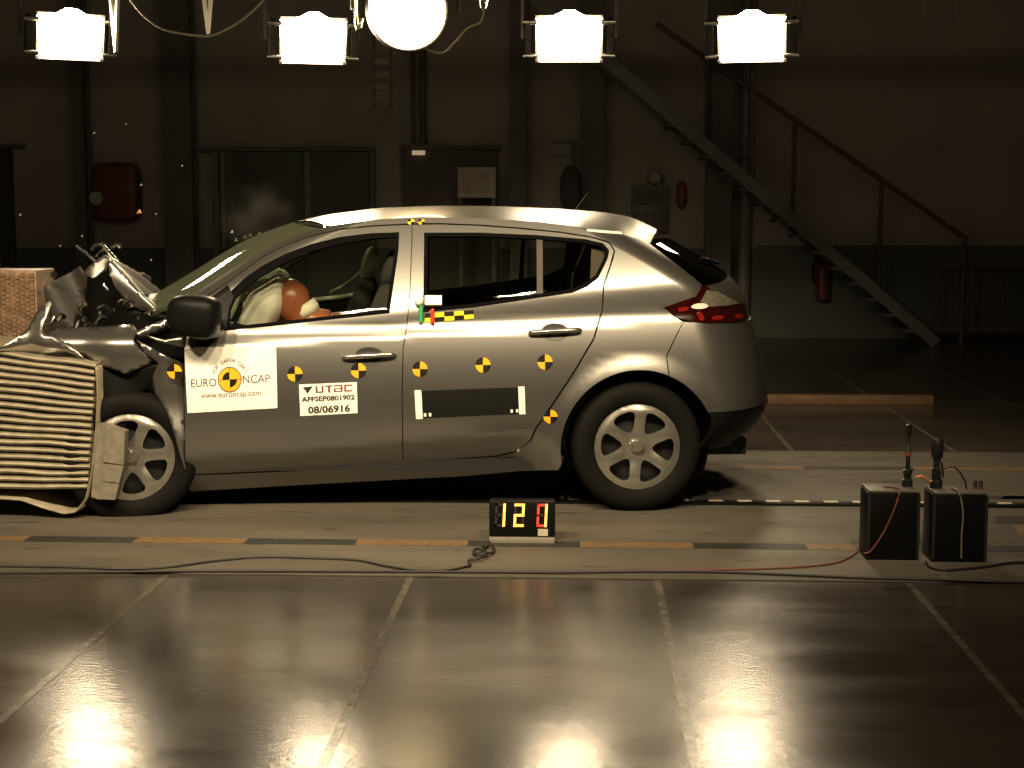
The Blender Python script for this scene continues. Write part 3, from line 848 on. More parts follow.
def text_arc(txt, f, parent, cu, cv, ru, rv, a0, a1, hgt, mat=INK):
    n = len(txt); VV, FF = [], []
    for i, ch in enumerate(txt):
        if ch == ' ': continue
        V, Fc = text_mesh(ch); c = (V.min(0) + V.max(0)) / 2
        a = math.radians(a0 + (a1 - a0) * i / (n - 1)); asp = ru / rv
        for x, y in V:
            lx, ly = (x - c[0]) * hgt, (y - c[1]) * hgt
            t = a - PI / 2; X = lx * math.cos(t) - ly * math.sin(t); Y = lx * math.sin(t) + ly * math.cos(t)
            VV.append((cu + ru * math.cos(a) + X * asp, cv + rv * math.sin(a) + Y))
        b = len(VV) - len(V); FF += [tuple(b + i_ for i_ in fc_) for fc_ in Fc]
    o = stick('lettering', VV, FF, f, mat, parent, .003); o['kind'] = 'stuff'; return o
def ring_sector(f, parent, name, cu, cv, ru, rv, a0, a1, mat, inner=0.0, off=.003):
    n = 16; V = []; Fc = []
    for i in range(n + 1):
        a = math.radians(a0 + (a1 - a0) * i / n)
        V.append((cu + ru * inner * math.cos(a), cv + rv * inner * math.sin(a))); V.append((cu + ru * math.cos(a), cv + rv * math.sin(a)))
    for i in range(n): Fc.append((2 * i, 2 * i + 1, 2 * i + 3, 2 * i + 2))
    return stick(name, V, Fc, f, mat, parent, off)
st1, f1 = sheet('safety_sticker', [(184.5, 348), (276, 345), (277.5, 408), (187.5, 413)], PAPER, CAR)
text_on('EURO', f1, st1, .055, .335, .39, .515, INKP)
text_on('NCAP', f1, st1, .625, .925, .415, .54, INKP)
text_on('www.euroncap.com', f1, st1, .155, .82, .185, .275, INKP)
text_arc('FOR SAFER CARS', f1, st1, .485, .50, .185, .285, 158, 22, .085, INKP)
cu_, cv_, ru_, rv_ = .482, .485, .130, .195
ring_sector(f1, st1, 'emblem_disc', cu_, cv_, ru_, rv_, 0, 360, YELLOW, 0, .0028)
ring_sector(f1, st1, 'emblem_ring', cu_, cv_, ru_ * 1.03, rv_ * 1.03, 0, 360, INKP, .93, .0034)
ring_sector(f1, st1, 'emblem_quarter', cu_, cv_, ru_ * .62, rv_ * .62, 90, 180, MBLACK, 0, .0034)
ring_sector(f1, st1, 'emblem_quarter', cu_, cv_, ru_ * .62, rv_ * .62, 270, 360, MBLACK, 0, .0034)
for (a, b, c, d) in ((-1, 1, -.022, .022), (-.022, .022, -1, 1)):
    stick('emblem_bar', [(cu_ + ru_ * a, cv_ + rv_ * c), (cu_ + ru_ * b, cv_ + rv_ * c), (cu_ + ru_ * b, cv_ + rv_ * d), (cu_ + ru_ * a, cv_ + rv_ * d)], [(0, 1, 2, 3)], f1, INKP, st1, .0034)
st2, f2 = sheet('test_number_sticker', [(299, 384.5), (356.8, 382), (357.7, 413), (300.3, 416)], PAPER, CAR)
text_on('08/06916', f2, st2, .14, .87, .06, .29, INK, .028)
text_on('AFFSEP0801902', f2, st2, .035, .955, .44, .60, INK, .03)
INKR = pm('maroon_ink', (.14, .04, .04), .5)
def strokes(f, parent, polys, mat, name):
    V, Fc = [], []
    for p_ in polys:
        b = len(V); V += p_; Fc.append(tuple(range(b, b + len(p_))))
    o = stick(name, V, Fc, f, mat, parent, .003); return o
def rect(a, b, c, d): return [(a, c), (b, c), (b, d), (a, d)]
# squared wide letters U T A C
u = strokes(f2, st2, [rect(.285, .315, .74, .93), rect(.285, .42, .71, .75), rect(.39, .42, .74, .93)], INKR, 'lettering'); u['kind'] = 'stuff'
u = strokes(f2, st2, [rect(.45, .58, .89, .93), rect(.50, .535, .71, .90)], INKR, 'lettering'); u['kind'] = 'stuff'
u = strokes(f2, st2, [rect(.60, .75, .89, .93), rect(.72, .75, .71, .93), rect(.60, .75, .71, .74), rect(.60, .63, .71, .83), rect(.60, .75, .80, .83)], INKR, 'lettering'); u['kind'] = 'stuff'
u = strokes(f2, st2, [rect(.78, .92, .89, .93), rect(.78, .81, .71, .93), rect(.78, .92, .71, .75)], INKR, 'lettering'); u['kind'] = 'stuff'
strokes(f2, st2, [[(.06, .90), (.24, .93), (.14, .70), (.11, .80)], [(.06, .90), (.11, .80), (.12, .86)]], INK, 'arrow_logo')
# blank black panel with white end bars
st3, f3 = sheet('blank_panel', [(414.5, 391), (524.5, 387), (525.5, 413.5), (416, 418.5)], MBLACK, CAR)
for (a, b) in ((0, .062), (.942, 1.0)):
    stick('end_bar', [q for k in range(9) for q in ((a, -.02 + 1.05 * k / 8), (b, -.02 + 1.05 * k / 8))], [(2 * k, 2 * k + 1, 2 * k + 3, 2 * k + 2) for k in range(8)], f3, PAPER, st3, .003)
for a in (.085, .13, .875, .925):
    o = stick('corner_dot', [(a - .011, .06), (a + .011, .06), (a + .011, .18), (a - .011, .18)], [(0, 1, 2, 3)], f3, PAPER, st3, .003)
# ruler with coloured posts at the rear door sill
stR, fR = sheet('scale_ruler', [(424.5, 313.5), (473.5, 310), (474, 318.5), (425, 323)], MBLACK, CAR, .004)
for k in range(5):
    for (c, d) in (((.0, .5),) if k % 2 == 0 else ((.5, 1.0),)):
        stick('ruler_mark', rect(k / 5, (k + 1) / 5, c, d), [(0, 1, 2, 3)], fR, LEMON, stR, .006)
for px, y0, y1, m in ((421, 306, 323, GREEN), (432.5, 310, 324, RED)):
    p, n, ex, ez = surf_frame(px, y1); q = surf_frame(px, y0)[0]
    bm = bmesh.new(); cyl(bm, p + n * .014, q + n * .014, .0095); bm_obj('marker_post', bm, m, CAR, 40)
p, n, ex, ez = surf_frame(419, 303)
bm = bmesh.new(); bmesh.ops.create_uvsphere(bm, u_segments=16, v_segments=10, radius=.021, matrix=Matrix.Translation(p + n * .02)); bm_obj('flash_bulb', bm, PAPER, CAR, 60)
p, n, ex, ez = surf_frame(433.5, 302)
V = [p + ex * a * .04 + ez * b * .023 + n * c for c in (.002, .03) for a, b in ((-1, -1), (1, -1), (1, 1), (-1, 1))]
mk('white_sensor_box', V, [(0, 1, 2, 3), (7, 6, 5, 4), (0, 4, 5, 1), (1, 5, 6, 2), (2, 6, 7, 3), (3, 7, 4, 0)], PAPER, CAR)
target(432, 311, .012, CAR, YELLOW)

# --- cabin
def seat(px, py, y, mat, hmat):
    h = L(px, py, y)
    s_ = empty('front_seat', (0, 0, 0)); s_.parent = CAR
    superq('backrest', (h[0] + .02, y, .80), (.075, .24, .30), 3.2, mat, s_, (0, math.radians(16), 0), 0)
    superq('headrest', (h[0] + .10, y, h[2]), (.045, .125, .095), 3.0, hmat, s_, (0, math.radians(16), 0), 0)
    superq('seat_cushion', (h[0] - .26, y, .46), (.26, .25, .09), 3.2, mat, s_, (0, math.radians(-6), 0), 0)
    bm = bmesh.new()
    for d in (-.05, .05): cyl(bm, (h[0] + .08, y + d, h[2] - .16), (h[0] + .10, y + d, h[2]), .007)
    bm_obj('headrest_posts', bm, STEEL, s_)
seat(352, 264, .38, SEATF, pm('headrest_lit', (.80, .76, .66), .8))  # far headrest made pale: the light falling on it is in the colour
seat(372, 268, -.40, SEATF, SEATF)
o = superq('rear_bench', (-.30, 0, .70), (.10, .62, .26), 4, SEATF, CAR, (0, math.radians(18), 0))
superq('parcel_shelf', (.12, 0, .93), (.32, .60, .015), 4, TRIM, CAR)
superq('dashboard', (-2.02, 0, .80), (.22, .72, .12), 3.0, TRIM, CAR)
sw = L(240, 316, -.38)
bm = bmesh.new()
R_ = Matrix.Translation(sw) @ Euler((0, math.radians(-62), 0)).to_matrix().to_4x4()
V, Fc = [], []
for i in range(40):
    for k in range(8):
        a, b = 2 * PI * i / 40, 2 * PI * k / 8
        V.append(R_ @ Vector(((.175 + .016 * math.cos(b)) * math.cos(a), (.175 + .016 * math.cos(b)) * math.sin(a), .016 * math.sin(b))))
for i in range(40):
    for k in range(8): Fc.append((i * 8 + k, ((i + 1) % 40) * 8 + k, ((i + 1) % 40) * 8 + (k + 1) % 8, i * 8 + (k + 1) % 8))
bm.free()
stw = mk('steering_wheel', V, Fc, TRIM, CAR, 60)
bm = bmesh.new(); cyl(bm, sw, (-2.15, -.38, .72), .035); bm_obj('steering_column', bm, TRIM, stw)
# deployed airbag
ab = L(262, 304, -.37)
V, Fc = [], []; nu, nv = 40, 28
for i in range(nv + 1):
    ph = -PI / 2 + PI * i / nv
    for j in range(nu):
        th = 2 * PI * j / nu
        d = np.array([math.cos(ph) * math.cos(th), math.cos(ph) * math.sin(th), math.sin(ph)])
        k = 1 + .05 * math.sin(5 * th + 2 * ph) * math.cos(ph) + .03 * math.sin(7 * ph)
        q = d * k * [.135, .21, .205]
        t = math.radians(28); V.append((q[0] * math.cos(t) + q[2] * math.sin(t), q[1], -q[0] * math.sin(t) + q[2] * math.cos(t)))
for i in range(nv):
    for j in range(nu):
        a, b = i * nu + j, i * nu + (j + 1) % nu; Fc.append((a, b, b + nu, a + nu))
o = mk('airbag', V, Fc, AIRBAG, CAR, 80); o.location = ab
# far door belt line: pale strip, the light it catches put in its colour
tube('belt_strip', [L(312, 300, .1), L(340, 297, .2), L(362, 293, .3)], .012, pm('belt_line_lit', (.6, .57, .5), .7), CAR)
tube('belt_strip', [L(330, 293, .45), L(350, 282, .5), L(364, 268, .55)], .010, pm('webbing_grey', (.25, .22, .2), .7), CAR)

# --- crash test dummy slumped into the airbag
hd = L(290, 300, -.42)
dm = empty('crash_test_dummy', c2w(np.array([-1.30, -.42, .0])), TH)
tag(dm, 'bald brown crash test dummy slumped with its face in the white airbag', 'crash dummy')
def skin_body(name, nodes, edges, mat, parent, sub=2):
    me = bpy.data.meshes.new(name); me.from_pydata([n[0] for n in nodes], edges, []); me.materials.append(mat)
    o = bpy.data.objects.new(name, me); COL.objects.link(o); o.parent = parent
    m = o.modifiers.new('skin', 'SKIN'); m.use_smooth_shade = True
    for i, n in enumerate(nodes):
        sv = me.skin_vertices[0].data[i]; sv.radius = n[1] if isinstance(n[1], tuple) else (n[1], n[1])
    me.skin_vertices[0].data[0].use_root = True
    s_ = o.modifiers.new('sub', 'SUBSURF'); s_.levels = s_.render_levels = sub
    return o
hx, hz = hd[0] + 1.30, hd[2]          # head centre relative to the dummy base
nodes = [((.0, 0, .56), (.16, .13)), ((-.06, 0, .72), (.15, .12)), ((-.14, 0, .84), (.16, .11)), ((-.185, 0, .90), (.09, .07)), ((hx + .065, 0, hz - .10), (.07, .07)), ((hx + .025, 0, hz - .05), (.098, .098)), ((hx - .005, 0, hz + .015), (.112, .118)), ((hx - .02, 0, hz + .070), (.088, .084)),
         ((-.17, -.19, .86), .06), ((-.30, -.24, .70), .05), ((-.50, -.16, .80), .04), ((-.56, -.14, .83), .035),
         ((-.17, .19, .86), .06), ((-.30, .24, .70), .05), ((-.50, .16, .80), .04), ((-.56, .14, .83), .035),
         ((-.10, -.10, .54), .095), ((-.48, -.13, .60), .07), ((-.75, -.12, .36), .05), ((-.10, .10, .54), .095), ((-.48, .13, .60), .07), ((-.75, .12, .36), .05), ((hx - .03, 0, hz + .105), (.045, .042))]
edges = [(0, 1), (1, 2), (2, 3), (3, 4), (4, 5), (5, 6), (6, 7), (2, 8), (8, 9), (9, 10), (10, 11), (2, 12), (12, 13), (13, 14), (14, 15), (0, 16), (16, 17), (17, 18), (0, 19), (19, 20), (20, 21), (7, 22)]
skin_body('body', nodes, edges, SKIN, dm)
nodes = [((.01, 0, .56), (.175, .145)), ((-.055, 0, .72), (.165, .135)), ((-.13, 0, .84), (.175, .125)), ((-.175, 0, .905), (.095, .08)), ((-.165, -.19, .86), .072), ((-.24, -.215, .78), .066), ((-.165, .19, .86), .072), ((-.24, .215, .78), .066)]
skin_body('shirt', nodes, [(0, 1), (1, 2), (2, 3), (2, 4), (4, 5), (2, 6), (6, 7)], SHIRT, dm)
V, Fc = [], []
for i in range(24):
    a = 2 * PI * i / 24
    for k, (r_, h_) in enumerate(((.072, -.03), (.080, .0), (.074, .032))):
        V.append((hx + .075 + h_ * -.55 + r_ * math.cos(a) * .80, r_ * math.sin(a), hz - .055 + h_ * .85 - r_ * math.cos(a) * -.5))
for i in range(24):
    for k in range(2): Fc.append((i * 3 + k, ((i + 1) % 24) * 3 + k, ((i + 1) % 24) * 3 + k + 1, i * 3 + k + 1))
o = mk('neck_collar', V, Fc, SHIRT, dm, 60); sm = o.modifiers.new('t', 'SOLIDIFY'); sm.thickness = .008

# --- the crushed front end
def ppanel(name, pix, y0, mat, parent=None, fy=None, grid=.02, thick=.004, smooth=50):
    """sheet piece outlined in the photograph, standing at car y0 with its own bends"""
    pts = [tuple(L(px, py, y0)[[0, 2]]) for px, py in pix]
    V, T, bd = cdt_fill([dense(pts, .015)], grid)
    y = np.full(len(V), y0) if fy is None else y0 + fy(V[:, 0], V[:, 1])
    o = mk(name, np.stack([V[:, 0], y, V[:, 1]], 1), T, mat, parent or CAR, smooth)
    m = o.modifiers.new('sheet', 'SOLIDIFY'); m.thickness = thick; m.offset = 1
    return o
zf = L(90, 330, -.80)[2]
ppanel('front_wing', [(40, 338), (52, 331), (95, 329), (128, 326.5), (133.5, 331), (134, 340), (142, 352), (157, 362), (140, 368), (127, 374), (112, 369), (97, 363), (88, 357), (66, 346)], -.86, PAINT,
       fy=lambda x, z: 1.6 * np.maximum(0, z - (zf - .055)) ** 1.4 * 3 + .02 * np.sin(x * 16) + .9 * np.maximum(0, (zf - .10) - z) ** 1.5)
ppanel('front_wing', [(135, 340), (150, 347), (172, 358), (184, 365), (184, 471), (180, 456), (175, 436), (166, 412), (154, 395), (150, 380), (159, 363), (143, 352)], -.865, PAINT,
       fy=lambda x, z: .35 * np.abs(x - L(165, 390, -.86)[0]) + .02 * np.sin(z * 14))
target(174.5, 371, .03, CAR) if False else None
ppanel('wing_flap', [(133, 333), (150, 325), (169, 318), (174, 320.5), (160, 328), (140, 336)], -.80, PAINT, fy=lambda x, z: .3 * (z - .9))
ppanel('wing_flap', [(146, 335), (165, 340), (184, 336), (184.5, 347), (170, 345), (156, 341)], -.855, PAINT, fy=lambda x, z: .8 * np.maximum(0, z - .86))
ppanel('bumper_skin', [(-6, 350), (8, 343), (25, 331), (33, 313), (47, 301), (48.5, 307), (42, 325), (43, 333), (60, 339), (85, 357.5), (78, 357), (60, 349), (32, 344), (10, 347.5)], -.88, PAINT,
       fy=lambda x, z: .6 * np.maximum(0, z - .86) + .015 * np.sin(x * 30))
ppanel('wheel_housing', [(96, 364), (127, 375), (158, 363), (152, 382), (138, 398), (128, 420), (124, 436), (98, 426)], -.83, BLACKP, fy=lambda x, z: .02 * np.sin(x * 20 + z * 9))
ppanel('scuttle', [(133, 340), (150, 330), (172, 322), (186, 330), (186, 368), (160, 362), (142, 352)], -.74, BLACKP)
# target on the wing beside the door
wc = L(174.5, 371.5, -.882); V = [wc]; r_ = .034
for k in range(32): V.append(wc + np.array([r_ * math.cos(2 * PI * k / 32), -.0005, r_ * math.sin(2 * PI * k / 32)]))
o = mk('test_target', V, [(0, 1 + k, 1 + (k + 1) % 32) for k in range(32)], [YELLOW, MBLACK], CAR)
for k, f in enumerate(o.data.polygons): f.material_index = 1 if (k // 8) % 2 else 0
# bonnet folded up into a tent
def loft(name, near, yn, yf, dxf, mat, wob=.02, n=10, sub=3, parent=CAR, thick=.006, drop=.16):
    A = np.array([L(px, py, yn)[[0, 2]] for px, py in near])
    t = np.linspace(0, len(A) - 1, (len(A) - 1) * sub + 1)
    X, Z = np.interp(t, range(len(A)), A[:, 0]), np.interp(t, range(len(A)), A[:, 1])
    V, Fc = [], []
    rnd = random.Random(3)
    for j in range(n + 1):
        q = j / n
        for i in range(len(t)):
            w = wob * math.sin(3.1 * q * 3 + i * .8) * q
            V.append((X[i] + dxf * q + w, yn + (yf - yn) * q, Z[i] + w * .7 - drop * q))
    m = len(t)
    for j in range(n):
        for i in range(m - 1): Fc.append((j * m + i, j * m + i + 1, (j + 1) * m + i + 1, (j + 1) * m + i))
    o = mk(name, V, Fc, mat, parent, 40)
    s_ = o.modifiers.new('sheet', 'SOLIDIFY'); s_.thickness = thick
    return o
hood = loft('bonnet', [(158, 309), (146, 299), (134, 286), (121, 272), (110, 260), (103, 255)], -.60, .60, -.04, PAINT)
loft('bonnet_front', [(103, 255), (92, 268), (80, 283), (66, 301), (52, 320)], -.52, .60, -.04, DARKM, parent=hood)
hx_ = L(130, 290, -.62)
ppanel('bonnet_edge', [(156.5, 309), (146, 299), (134, 286), (121, 272), (110, 260.5), (107, 263), (109, 272), (116, 288), (127, 302), (140, 310), (152, 311.5)], -.615, PAINT, hood, fy=lambda x, z: .55 * np.abs((z - hx_[2]) + .68 * (x - hx_[0])) ** 1.3)
ppanel('bonnet_fold', [(86, 276), (84.5, 271), (92, 264), (103, 255), (109, 260), (106, 270), (97, 278)], -.64, PAINT, hood, fy=lambda x, z: 6 * (x - L(97, 268, -.64)[0]) ** 2 + .5 * (z - L(97, 268, -.64)[2]))
ppanel('bonnet_liner', [(46, 286), (62, 276), (81, 266), (89, 278), (82, 305), (72, 331), (50, 331)], -.56, pm('liner_grey', (.03, .027, .024), .6), hood, fy=lambda x, z: .04 * np.sin(x * 25 + z * 12))
superq('far_wing', (-2.62, .83, .46), (.40, .05, .22), 4, PAINT, CAR)
superq('front_bumper', (-2.98, .35, .42), (.07, .50, .18), 4, PAINT, CAR, (0, 0, -.12))
# torn brackets and strips on the fold
for i, (pts, r_) in enumerate((([(91, 250), (96, 245), (102, 244.5), (106, 249)], .010), ([(104, 247), (111, 255), (118, 262)], .012), ([(111, 247), (117, 244.5), (121, 247)], .012), ([(96, 257), (101, 251), (105, 248)], .007), ([(80, 292), (84, 286)], .010), ([(103, 284), (108, 290)], .009), ([(76, 246), (86, 254), (95, 262)], .008))):
    tube('torn_bracket', [L(px, py, -.55 - .02 * (i % 3)) for px, py in pts], r_, CHROME if i in (1, 2, 4, 5) else DARKM if i == 6 else STEEL, CAR, 6, 3)
# engine bay: block, intake, hoses, brackets
superq('engine_block', (-2.32, .12, .68), (.22, .40, .24), 4, DARKM, CAR, (0, .1, .05))
superq('air_intake', (-2.28, -.30, .92), (.17, .16, .09), 3, DARKM, CAR, (.2, .2, .3))
superq('battery', (-2.36, -.48, .88), (.13, .10, .10), 5, BLACKP, CAR, (.1, .15, -.2))
superq('strut_tower', (-2.16, -.58, .85), (.09, .09, .12), 3, DARKM, CAR)
rn = random.Random(11)
for k in range(16):
    px, py = rn.uniform(58, 152), rn.uniform(304, 326)
    a = L(px, py, -.56 - .12 * rn.random()); b = a + np.array([rn.uniform(-.06, .06), rn.uniform(-.04, .04), rn.uniform(-.04, .04)])
    tube('engine_hose', [a, (a + b) / 2 + [0, 0, .02], b], rn.uniform(.006, .013), STEEL if k % 3 == 0 else DARKM, CAR, 6, 3)
for px, py, r_ in ((85, 319, .014), (139, 318, .010), (151, 313, .012), (143, 339, .010), (147, 340, .009), (53.5, 275, .018), (41, 318, .012), (45, 322, .010)):
    bm = bmesh.new(); bmesh.ops.create_icosphere(bm, subdivisions=1, radius=r_, matrix=Matrix.Translation(L(px, py, -.70 if px > 60 else -.66)) @ Matrix.Diagonal((1, .6, 1.2, 1)))
    bm_obj('broken_fitting', bm, CHROME, CAR)
for i, (px, py) in enumerate(((232, 232), (236, 240), (245, 237), (250, 235), (259, 233))):      # splinters along the top of the windscreen
    c = L(px, py, .05); bm = bmesh.new()
    v = [bm.verts.new(c + np.array(d) * .011) for d in ((-1, 0, -.8), (1, .3, -.3), (.1, -.4, 1.1), (0, .6, .2))]
    for f in ((0, 1, 2), (0, 3, 1), (1, 3, 2), (0, 2, 3)): bm.faces.new([v[k] for k in f])
    bm_obj('glass_splinter', bm, CHROME, CAR)

# ================================================================== THE BARRIER
YB = 6.86
BAR = empty('crash_barrier', (-3.0, YB, 0))
tag(BAR, 'deformable crash barrier of stacked ribbed aluminium crushed against the car', 'barrier')
def B_(px, py, Y=YB): return atY(px, py, Y) - np.array([-3.0, YB, 0])
HC = pm('honeycomb_core', (.15, .09, .05), .55, .25, .35, 22, bump=.5)
CONC = pm('barrier_concrete', (.25, .23, .2), .8)
nf = 19
tL, tR, bL, bR = (0, 349.5), (95.5, 363), (0, 490.5), (87.5, 491)
for k in range(nf):
    t0 = (k + .04) / nf; t1 = (k + .80) / nf
    rr = random.Random(k)
    def row(t, px):
        f = px / 92.0
        x = px; y = (tL[1] * (1 - t) + bL[1] * t) * (1 - f) + (tR[1] * (1 - t) + bR[1] * t) * f
        return x, y + 1.2 * math.sin(f * 5 + k * .7) * (.5 if k % 4 else 1.2) * (1 - abs(2 * f - 1)) ** .5 if 0 <= f <= 1 else y
    xe = tR[0] * (1 - (t0 + t1) / 2) + bR[0] * (t0 + t1) / 2 + rr.uniform(-1, 1)
    V, Fc = [], []
    n = 12; pxs = [-75 + (xe + 75) * i / n for i in range(n + 1)]
    for px in pxs:
        x, ya = row(t0, px); x, yb = row(t1, px)
        a, b = B_(px, ya), B_(px, yb); h = (a[2] - b[2]); m = (a + b) / 2
        for dy, dz in ((.012, .5), (0.0, .32), (-.006, 0), (0.0, -.32), (.012, -.5), (.80, -.5), (.80, .5)):
            V.append(m + np.array([0, dy, dz * h]))
    for i in range(n):
        for j in range(7): Fc.append((i * 7 + j, i * 7 + (j + 1) % 7, (i + 1) * 7 + (j + 1) % 7, (i + 1) * 7 + j))
    Fc.append(tuple(range(7))[::-1]); Fc.append(tuple(n * 7 + j for j in range(7)))
    mk('aluminium_rib', V, Fc, ALU, BAR, 30)
# dark box behind the ribs; shade of the gaps put in its colour
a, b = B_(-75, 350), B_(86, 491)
obox('gap_shade_box', (a[0], .05, b[2] + .01), (b[0], .78, a[2] - .07), pm('gap_shade', (.05, .045, .04), .7), BAR)
# cladding sheet bent round the end and the foot of the block
tubepts = [(-60, 497), (0, 497.5), (22, 499), (45, 507), (64, 512.5), (76, 511), (86, 498), (92, 470), (96, 430), (97.5, 395), (96, 366)]
V, Fc = [], []
Q = np.array([B_(*p) for p in tubepts]); t = np.linspace(0, len(Q) - 1, 60); Q = np.stack([np.interp(t, range(len(Q)), Q[:, i]) for i in range(3)], 1)
for q in Q: V += [q + [0, -.012, 0], q + [0, .70, 0]]
for i in range(len(Q) - 1): Fc.append((2 * i, 2 * i + 2, 2 * i + 3, 2 * i + 1))
o = mk('cladding_sheet', V, Fc, ALU, BAR, 60); m = o.modifiers.new('s', 'SOLIDIFY'); m.thickness = .007
# crumpled end blocks in front of the wheel
for pix, y, in (([(97.5, 424), (106, 425), (101, 500), (91, 497)], YB - .012), ([(106, 425), (125, 431.5), (123.5, 465), (103, 462)], YB - .03), ([(103, 463.5), (123.5, 466), (119, 483), (101.5, 481)], YB - .03), ([(101.5, 482), (119, 484), (115, 500), (99.5, 499)], YB - .03)):
    A = [B_(px, py, y) for px, py in pix]
    V = [*A, *[p_ + [0, .06, 0] for p_ in A]]
    mk('crumpled_block', V, [(0, 1, 2, 3)[::-1], (4, 5, 6, 7), (0, 4, 5, 1)[::-1], (1, 5, 6, 2)[::-1], (2, 6, 7, 3)[::-1], (3, 7, 4, 0)[::-1]], pm('block_alu', (.19, .17, .13), .6, .2, .2, 30, bump=.2), BAR)
# main honeycomb block behind
a, b = B_(-75, 270, 7.35), B_(39, 345, 7.35)
hcb = obox('honeycomb_block', (a[0], .49, .12), (b[0], .75, a[2]), HC, BAR, .006)
bm = bmesh.new()
for i in range(11):
    for j in range(17):
        x0 = b[0] - .010 - (i + 1) * .0245; z0 = a[2] - .012 - (j + 1) * .0225 - (.011 if i % 2 else 0); d_ = .006 * random.random()
        box(bm, (x0 + .002, .482 + d_, z0 + .002), (x0 + .0225, .492, z0 + .0205))
o = bm_obj('honeycomb_cells', bm, HC, hcb); o['kind'] = 'stuff'
cp_ = B_(0, 262, 7.5)
obox('cable_clamp', (cp_[0] - .06, .5, a[2]), (cp_[0] + .025, .58, a[2] + .07), pm('clamp_orange', (.5, .2, .03), .5), BAR, .006)
obox('backing_block', (-1.8, .0, 0), (a[0] + .02, .80, 1.10), CONC, BAR)

# ================================================================== TIMER
tp = ground(522, 543, TZ)
tm = empty('digital_timer', tp)
tag(tm, 'small black digital timer with glowing orange digits on the track beside the car', 'timer')
ppm_ = FPX / (tp[1] + .1)
hw, ht = 33 / ppm_, 42 / ppm_
obox('case', (-hw, 0, .028), (hw, .09, ht), BLACKP, tm, .006)
obox('base_plate', (-hw, -.01, 0), (hw, .11, .026), pm('plate_grey', (.2, .18, .14), .6), tm, .004)
obox('front_label', (hw - 17 / ppm_, -.003, .033), (hw - 7 / ppm_, .002, .033 + 7 / ppm_), pm('label_beige', (.45, .40, .28), .6), tm)
SEGB = pm('segment_bright', (.9, .5, .1), .4, emit=(1.0, .46, .09), es=1.5)
SEGR = pm('segment_dim', (.5, .05, .03), .4, emit=(1.0, .09, .05), es=.45)
SEGO = pm('segment_off', (.03, .02, .02), .4)
def digit(x0, on, dim=''):
    w, h, t = 11 / ppm_, 24 / ppm_, 3 / ppm_; z0 = .028 + 10 / ppm_; sl = .05
    seg = {'a': (0, h - t, w, h), 'd': (0, 0, w, t), 'g': (0, h / 2 - t / 2, w, h / 2 + t / 2), 'b': (w - t, h / 2, w, h), 'c': (w - t, 0, w, h / 2), 'e': (0, 0, t, h / 2), 'f': (0, h / 2, t, h)}
    for k, (xa, za, xb, zb_) in seg.items():
        m = SEGB if k in on else SEGR if k in dim else SEGO
        g = .0012; d = -.004 if m is SEGB else -.003
        P_ = [(xa + g, za + g), (xb - g, za + g), (xb - g, zb_ - g), (xa + g, zb_ - g)]
        V = [(x0 + x + sl * z, yy, z0 + z) for yy in (d, .001) for x, z in P_]
        mk('digit_segment', V, [(0, 1, 2, 3), (7, 6, 5, 4), (0, 4, 5, 1), (1, 5, 6, 2), (2, 6, 7, 3), (3, 7, 4, 0)], m, tm)
digit(-hw + 5 / ppm_, 'bc'); digit(-hw + 24 / ppm_, 'abged'); digit(-hw + 47 / ppm_, 'bc', 'adef')

# ================================================================== BATTERY BOXES
def equip_box(xa, xb, ytop, ybot, name, label):
    a, b = ground(xa, ybot, TZ), ground(xb, ybot, TZ)
    w = b[0] - a[0]; pp = FPX / a[1]; h = (ybot - ytop - 4) / pp * .985
    r = empty(name, ((a[0] + b[0]) / 2, a[1], TZ)); r.rotation_euler = (0, 0, 0)
    bm = bmesh.new(); box(bm, (-w / 2, 0, 0), (w / 2, .17, h), .008); bm_obj('case', bm, BLACKP, r, 40)
    obox('lid', (-w / 2 + .004, .004, h), (w / 2 - .004, .166, h + .010), pm('lid_grey', (.10, .09, .075), .5), r, .003)
    for s in (-1, 1):
        obox('edge_rail', (s * (w / 2 - .006) - .006, -.004, .01), (s * (w / 2 - .006) + .006, .004, h - .01), TRIM, r)
    tag(r, label, 'battery box')
    return r, w, h, pp
r1, w1, h1, pp1 = equip_box(866, 918, 486, 560, 'battery_box', 'black equipment box with a thin rod aerial and red wire across its front')
r2, w2, h2, pp2 = equip_box(931, 985.5, 488, 562, 'battery_box', 'black equipment box with a stubby dark bulb on top and grey wire down its front')
x = (907 - 889) / pp1
bm = bmesh.new(); lathe(bm, [(.001, 0), (.022, 0), (.022, .03), (.016, .035), (.016, .055), (.020, .058), (.020, .07), (.010, .078), (.009, .14), (.011, .142), (.011, .16), (.007, .165), (.007, .225), (.013, .228), (.013, .262), (.001, .268)], 14, 'Z'); o = bm_obj('rod_aerial', bm, DARKM, r1, 40); o.location = (x, .1, h1 + .008)
bm = bmesh.new(); cyl(bm, (x, .1, h1 + .14), (x, .1, h1 + .16), .013); bm_obj('aerial_ring', bm, WIRER, r1, 40)
x = (936 - 955) / pp2
bm = bmesh.new(); lathe(bm, [(.001, 0), (.026, 0), (.026, .03), (.020, .036), (.020, .085), (.015, .09), (.015, .125), (.024, .135), (.026, .19), (.020, .208), (.001, .212)], 14, 'Z'); o = bm_obj('signal_bulb', bm, DARKM, r2, 40); o.location = (x, .1, h2 + .008)
bm = bmesh.new(); cyl(bm, (x + .02, .08, h2 + .06), (x + .012, .08, h2 + .12), .008); bm_obj('bulb_clip', bm, CHROME, r2)
for q in (0, .022):
    bm = bmesh.new(); cyl(bm, (w2 / 2 - .035 + q, .08, h2), (w2 / 2 - .035 + q, .08, h2 + .045), .009); bm_obj('terminal_post', bm, STEEL, r2, 40)
